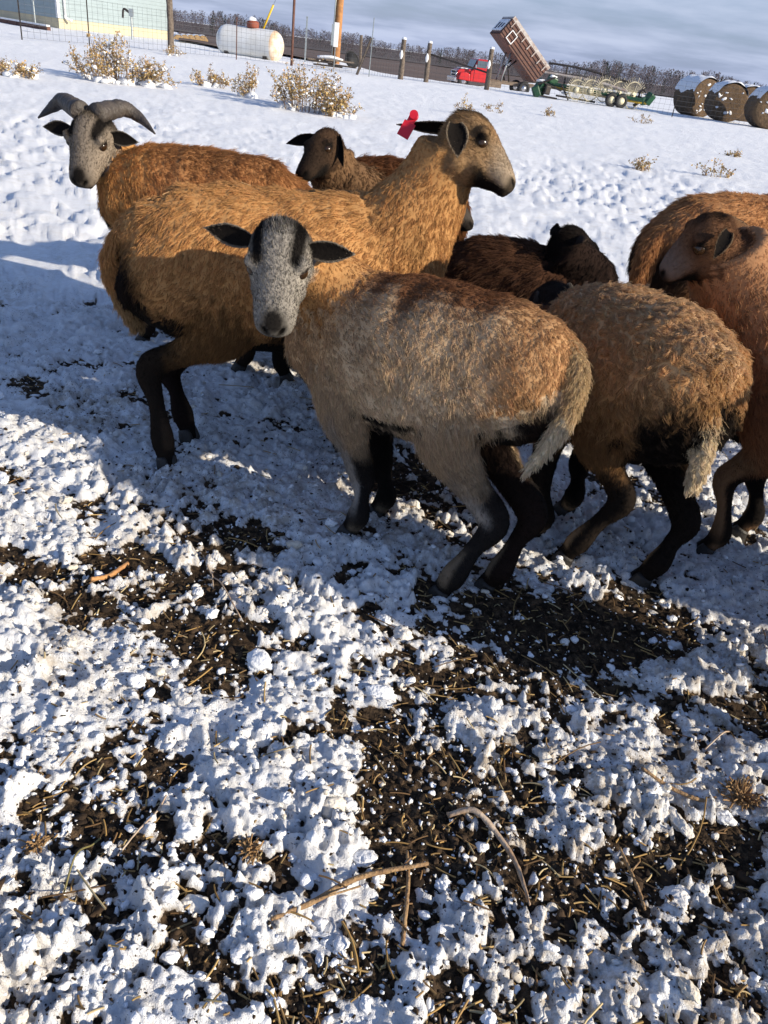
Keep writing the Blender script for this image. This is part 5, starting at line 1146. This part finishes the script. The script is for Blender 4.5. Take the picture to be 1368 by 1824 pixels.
def bale(pc, axis, r, L, label, seed, mat=None, cover=1.0, snow_bits=10, group='round hay bales'):
    rg_ = np.random.default_rng(seed); axis = nrm(V(*axis)); side = nrm(np.cross(axis, V(0, 0, 1))); zg = gz(pc[0], pc[1]) if pc[1] < 60 else tz(pc[0], pc[1]); org = V(pc[0], pc[1], zg); c_ = org + V(0, 0, r * .96)
    rt_ = thing('round_bale', org, label, 'hay bale', group); seg = 40; prof = [(0, .02), (0, r * .5), (.0, r * .88), (.03, r * .96), (.10, r), (L * .3, r * 1.005), (L * .7, r * 1.0), (L - .10, r), (L - .03, r * .96), (L, r * .88), (L, r * .5), (L, .02)]; v = []
    for (a, rr) in prof:
        for k in range(seg):
            an = 2 * math.pi * k / seg; q = rr * (1 + .012 * math.sin(3 * an + seed) + rg_.normal(0, .004)); v.append(c_ + axis * (a - L / 2) + side * math.cos(an) * q + V(0, 0, 1) * math.sin(an) * q * .98)
    b = MB(); b.add(v, [[i * seg + k, (i + 1) * seg + k, (i + 1) * seg + (k + 1) % seg, i * seg + (k + 1) % seg] for i in range(len(prof) - 1) for k in range(seg)]); b.build('hay_roll', mat or M['bale'], rt_, org, True)
    b = MB(); v = []; na, nl = 22, 9
    for i in range(nl):
        for k in range(na):
            an = math.pi / 2 + (k / (na - 1) - .5) * math.pi * (.70 + .05 * math.sin(i * .9 + seed) + .03 * math.sin(i * 2.3)) * cover; e_ = min(k, na - 1 - k) / 4; th_ = .075 * min(1, e_) * (1 + .3 * math.sin(i * 1.7 + k * .9 + seed)) - .012; a = (i / (nl - 1)) * (L + .04) - .02; q = r + th_ * (1 if 0 < i < nl - 1 else .35); v.append(c_ + axis * (a - L / 2) + side * math.cos(an) * q + V(0, 0, 1) * math.sin(an) * q)
    b.add(v, [[i * na + k, (i + 1) * na + k, (i + 1) * na + k + 1, i * na + k + 1] for i in range(nl - 1) for k in range(na - 1)]); b.build('snow_cap', M['snow'], rt_, org, True)
    if snow_bits:
        b = MB()
        for i in range(snow_bits):
            rr = r * math.sqrt(rg_.random()) * .85; an = rg_.uniform(0, 6.28); q = c_ + axis * (L / 2 + .0) + side * math.cos(an) * rr + V(0, 0, 1) * math.sin(an) * rr; s_ = rg_.uniform(.03, .10); d_ = side * math.cos(.5) + V(0, 0, .6 * rg_.normal()); d_ = nrm(d_); v0, f0 = ico(2); v = lumpy(v0, int(rg_.integers(1e6)), .22); b.add(q + (d_[None] * v[:, :1] * s_ + axis[None] * v[:, 1:2] * .022 + np.cross(axis, d_)[None] * v[:, 2:3] * s_ * .55), f0.tolist())
        b.build('snow_patch', M['snow'], rt_, org, True)
BX = (-.02, -1, 0)
q = gpt(1286, 219); bale(q + V(0, .3, 0), BX, .70, 1.3, 'large round hay bale with dark round face, second from the left', 3, snow_bits=9)
q = gpt(1246, 212); bale(q + V(0, 1.3, 0), (.35, -.94, 0), .74, 1.35, 'leftmost round bale with snow speckled along its curved side', 5, cover=1.25, snow_bits=34)
q = gpt(1358, 232); bale(q + V(.05, .3, 0), BX, .70, 1.3, 'round bale cut by the right edge, snow patches on its face', 8, snow_bits=14)
q = gpt(1335, 222); bale(q + V(.9, 4.0, 0), BX, .76, 1.3, 'round bale behind the others, only its snowy top showing', 9, snow_bits=0)
for k in range(5):
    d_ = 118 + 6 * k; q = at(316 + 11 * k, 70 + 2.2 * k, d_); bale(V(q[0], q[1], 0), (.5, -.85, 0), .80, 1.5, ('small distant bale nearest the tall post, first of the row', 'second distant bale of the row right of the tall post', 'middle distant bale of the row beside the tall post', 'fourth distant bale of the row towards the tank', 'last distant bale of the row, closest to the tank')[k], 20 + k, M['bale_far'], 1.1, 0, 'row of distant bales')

# ---- ploughed field, far woods
def field_sheet(name, x_of, y0s, mat, label, lift=.12, rows=40, cols=40, y1=430):
    v = []; f = []
    for i in range(rows):
        for j in range(cols):
            s_ = x_of[0] + (x_of[1] - x_of[0]) * j / (cols - 1); ya = y0s(s_); yy = ya * (y1 / ya) ** (i / (rows - 1)); xx = s_ * yy; v.append((xx, yy, tz(xx, yy) + lift + yy * .0004))
    f = [[i * cols + j, i * cols + j + 1, (i + 1) * cols + j + 1, (i + 1) * cols + j] for i in range(rows - 1) for j in range(cols - 1)]
    b = MB(); b.add(v, f); o = b.build(name, mat, None, (0, 0, 0), True); tag(o, label, kind='structure'); return o
M['field'] = plain('ploughed_soil', (.115, .070, .050), .95, .3, .05, bump=.0, c2=(.080, .050, .038)); M['floor'] = plain('woodland_floor', (.075, .055, .048), .95, .3, .02); M['track'] = plain('gravel_track', (.38, .31, .23), .95, .2, .4)
edge_f = lambda s_: 45 + 75 * float(sstep(-.15, -.01, np.array(s_))) + 2.0 * math.sin(s_ * 60) + 220 * float(sstep(.03, .14, np.array(s_)))
field_sheet('ploughed_field', (-.300, .14), edge_f, M['field'], 'bare brown ploughed field beyond the tank')
field_sheet('woodland_floor', (-.75, .85), lambda s_: 400 + 25 * math.sin(s_ * 9), M['floor'], 'dark leaf-strewn ground under the far woods', .3, 12, 40, 1500)
field_sheet('gravel_track', (-.075, .10), lambda s_: 84 + 60 * (s_ + .075), M['track'], 'tan gravel track curving below the field', .10, 3, 24, 88)
def woods():
    r = np.random.default_rng(3); vs = []; fs = []; cs = []; n = 0
    for k in range(2300):
        dep = r.choice([425, 470, 530, 610, 720, 860]) + r.uniform(-20, 20); sx = r.uniform(-.62, .66); x = sx * dep; z = tz(x, dep); ever = r.random() < .10
        P_ = np.interp(sx, [-.6, -.35, -.21, -.08, 0, .15, .21, .30, .42, .66], [20, 17, 17, 9, 10, 14, 27, 23, 16, 18]) + 2.5 * math.sin(sx * 47) + 1.5 * math.sin(sx * 113)
        h = (P_ / FOC * dep * .857 + CAM_H - z) * (r.uniform(.55, 1.0) if dep < 800 else r.uniform(.8, 1.04)); wv = h * r.uniform(.24, .42) * (.6 if ever else 1); base = np.array([.095, .086, .100]) * r.uniform(.75, 1.25) + np.array([.012, .004, 0]) * r.random()  # purple-grey winter twigs, tinted bluer and paler to paint in distance haze
        if ever: base = np.array([.022, .034, .026]) * r.uniform(.7, 1.2)
        m = 92; tt = r.random((m, 3)); th = tt[:, 0] * 6.28; hh = .12 + .88 * tt[:, 1] ** .8; rad = wv * (np.sin(np.clip(hh, 0, 1) * math.pi * .86 + .25) if not ever else (1.05 - hh)) * np.sqrt(tt[:, 2]); c = np.stack([x + rad * np.cos(th), dep + rad * np.sin(th), z + hh * h], 1)
        sz = h * r.uniform(.015, .045, m); up_ = nrm(np.stack([np.cos(th) * .6 + r.normal(0, .3, m), np.sin(th) * .3, r.uniform(.5, 1.2, m)], 1)); sd_ = nrm(np.stack([r.normal(0, 1, m), r.normal(0, .3, m), r.normal(0, .4, m)], 1))
        tri_ = np.stack([c + up_ * sz[:, None] * 1.2, c - up_ * sz[:, None] * .7 + sd_ * sz[:, None] * .45, c - up_ * sz[:, None] * .7 - sd_ * sz[:, None] * .45], 1).reshape(-1, 3)
        tk = np.array([[x - h * .012, dep, z - .5], [x + h * .012, dep, z - .5], [x, dep, z + h * .85]]); tri_ = np.vstack([tri_, tk])
        vs.append(tri_); fs.append(np.arange(len(tri_)).reshape(-1, 3) + n); n += len(tri_); cs.append(np.repeat(base[None], len(tri_), 0) * r.uniform(.8, 1.2, (len(tri_), 1)))
    me = mesh_from('far_woods', np.vstack(vs), np.vstack(fs), np.vstack(cs), False); o = link('far_woods', me, None, colmat('bare_winter_trees', .95)); tag(o, 'bare winter woods along the horizon, purplish partly from painted haze', 'woods', kind='stuff')
woods()

# ---- snow-laden dry weeds
M['weed_leaf'] = colmat('dry_weed_leaf', .8); M['weed_stem'] = plain('weed_stem', (.20, .12, .06), .85, .3, 20)
def weed(px0, py0, wpx, hpx, label, seed, nst, group, snow=1.0):
    r = np.random.default_rng(seed); g0 = gpt(px0, py0); dist = float((g0 - CAM) @ fwd); W2 = wpx / 2 * dist / FOC; Hh = hpx * dist / FOC; rt_ = thing('dry_weed', g0, label, 'weed', group)
    st_, lv, lf, lc, sn = MB(), [], [], [], MB(); sv, sf = ico(1); nv = 0
    for i in range(nst):
        a = r.uniform(0, 6.28); rad = math.sqrt(r.random()); b0 = g0 + V(math.cos(a) * W2 * rad * .75, math.sin(a) * W2 * .6 * rad, -.02); hgt = Hh * (1 - .62 * rad ** 1.5) * r.uniform(.55, 1.08); ln = V(math.cos(a) * rad, math.sin(a) * rad, 0) * W2 * .35 + V(*r.normal(0, .05, 2), 0); pts = [b0, b0 + ln * .4 + V(0, 0, hgt * .55), b0 + ln + V(0, 0, hgt)]
        st_.tube(pts, [.006, .004, .002], 4, 5); P = catmull(pts, 12)
        for j in range(r.integers(7, 12)):
            p = P[r.integers(4, 12)]; d = nrm(r.normal(0, 1, 3) + V(0, 0, .5)); L = r.uniform(.04, .15); e = p + d * L; st_.tube([p, e], .002, 3, 2)
            for q in range(r.integers(4, 9)):
                c = p + (e - p) * r.uniform(.3, 1.1) + r.normal(0, .012, 3); u1 = nrm(r.normal(0, 1, 3) + V(0, 0, -.5)); u2 = nrm(np.cross(u1, r.normal(0, 1, 3))); s_ = r.uniform(.016, .038); cc_ = np.cross(u1, u2) * s_ * .3
                lv.append(np.array([c, c + u1 * s_ * .5 + u2 * s_ * .42 + cc_, c + u1 * s_ * 1.15, c + u1 * s_ * .5 - u2 * s_ * .42 + cc_])); lf.append(np.arange(4) + nv); nv += 4; lc.append(np.repeat((np.array([.45, .31, .15]) * r.uniform(.55, 1.25) * np.array([1, r.uniform(.9, 1.1), r.uniform(.7, 1.2)]))[None], 4, 0))
            if r.random() < .18 * snow:
                c = p + (e - p) * .6; s_ = r.uniform(.014, .040); v = lumpy(sv, int(r.integers(1e6)), .16) * V(s_, s_, s_ * .6) + c; sn.add(v, sf.tolist())
    for i in range(int(10 * snow * nst / 30)):
        a = r.uniform(0, 6.28); rad = r.uniform(.4, 1.05); s_ = r.uniform(.06, .15); v = lumpy(sv, int(r.integers(1e6)), .14) * V(s_, s_, s_ * .55) + g0 + V(math.cos(a) * W2 * rad * .8, math.sin(a) * W2 * .5 * rad - .05, .02); sn.add(v, sf.tolist())
    st_.build('stems', M['weed_stem'], rt_, g0)['kind'] = 'stuff'; o = link('leaves', mesh_from('leaves', np.vstack(lv) - g0, np.array(lf), np.vstack(lc), False), rt_, M['weed_leaf']); o['kind'] = 'stuff'
    if snow > 0: s2 = sn.build('snow_cap', M['snow'], rt_, g0, True); s2['kind'] = 'stuff'
weed(205, 150, 150, 78, 'broad snow-laden tan weed clump before the house', 1, 60, 'snowy weed clumps')
weed(272, 158, 70, 42, 'low spreading end of the weed clump below the tall wooden post', 6, 20, 'snowy weed clumps')
weed(545, 200, 150, 92, 'tallest snow-laden weed clump standing before the tank and pole', 2, 62, 'snowy weed clumps')
weed(605, 212, 66, 45, 'low snowy weed clump trailing down right of the tallest clump', 7, 18, 'snowy weed clumps')
weed(440, 178, 46, 62, 'slim weed stalk group between the two big clumps', 3, 14, 'snowy weed clumps')
weed(378, 160, 60, 34, 'small low snowy weed between the big clumps', 4, 16, 'snowy weed clumps')
weed(28, 138, 90, 34, 'low snowy weed at the left edge of the picture', 5, 18, 'snowy weed clumps')
weed(310, 102, 34, 18, 'tiny weed at the foot of the tall wooden post', 8, 8, 'snowy weed clumps')
for i, (x, y, w_, h_, l_) in enumerate(((822, 205, 36, 38, 'thin dry stalks rising behind the golden sheep head'), (880, 200, 20, 22, 'single faint dry sprig right of the golden head'), (1142, 222, 32, 18, 'small tan grass tuft below the hay rake'), (975, 207, 30, 16, 'pale grass tuft in snow left of the rake tyres'), (1140, 308, 44, 14, 'flat dry sprig on snow above the brown rump'), (1275, 322, 52, 28, 'dry twiggy tuft on snow above the farthest brown sheep'), (1305, 280, 20, 8, 'tiny grass blade bunch on snow near the right edge'))):
    weed(x, y, w_, h_, l_, 40 + i, 4, 'dry tufts in the snow', 0.0)
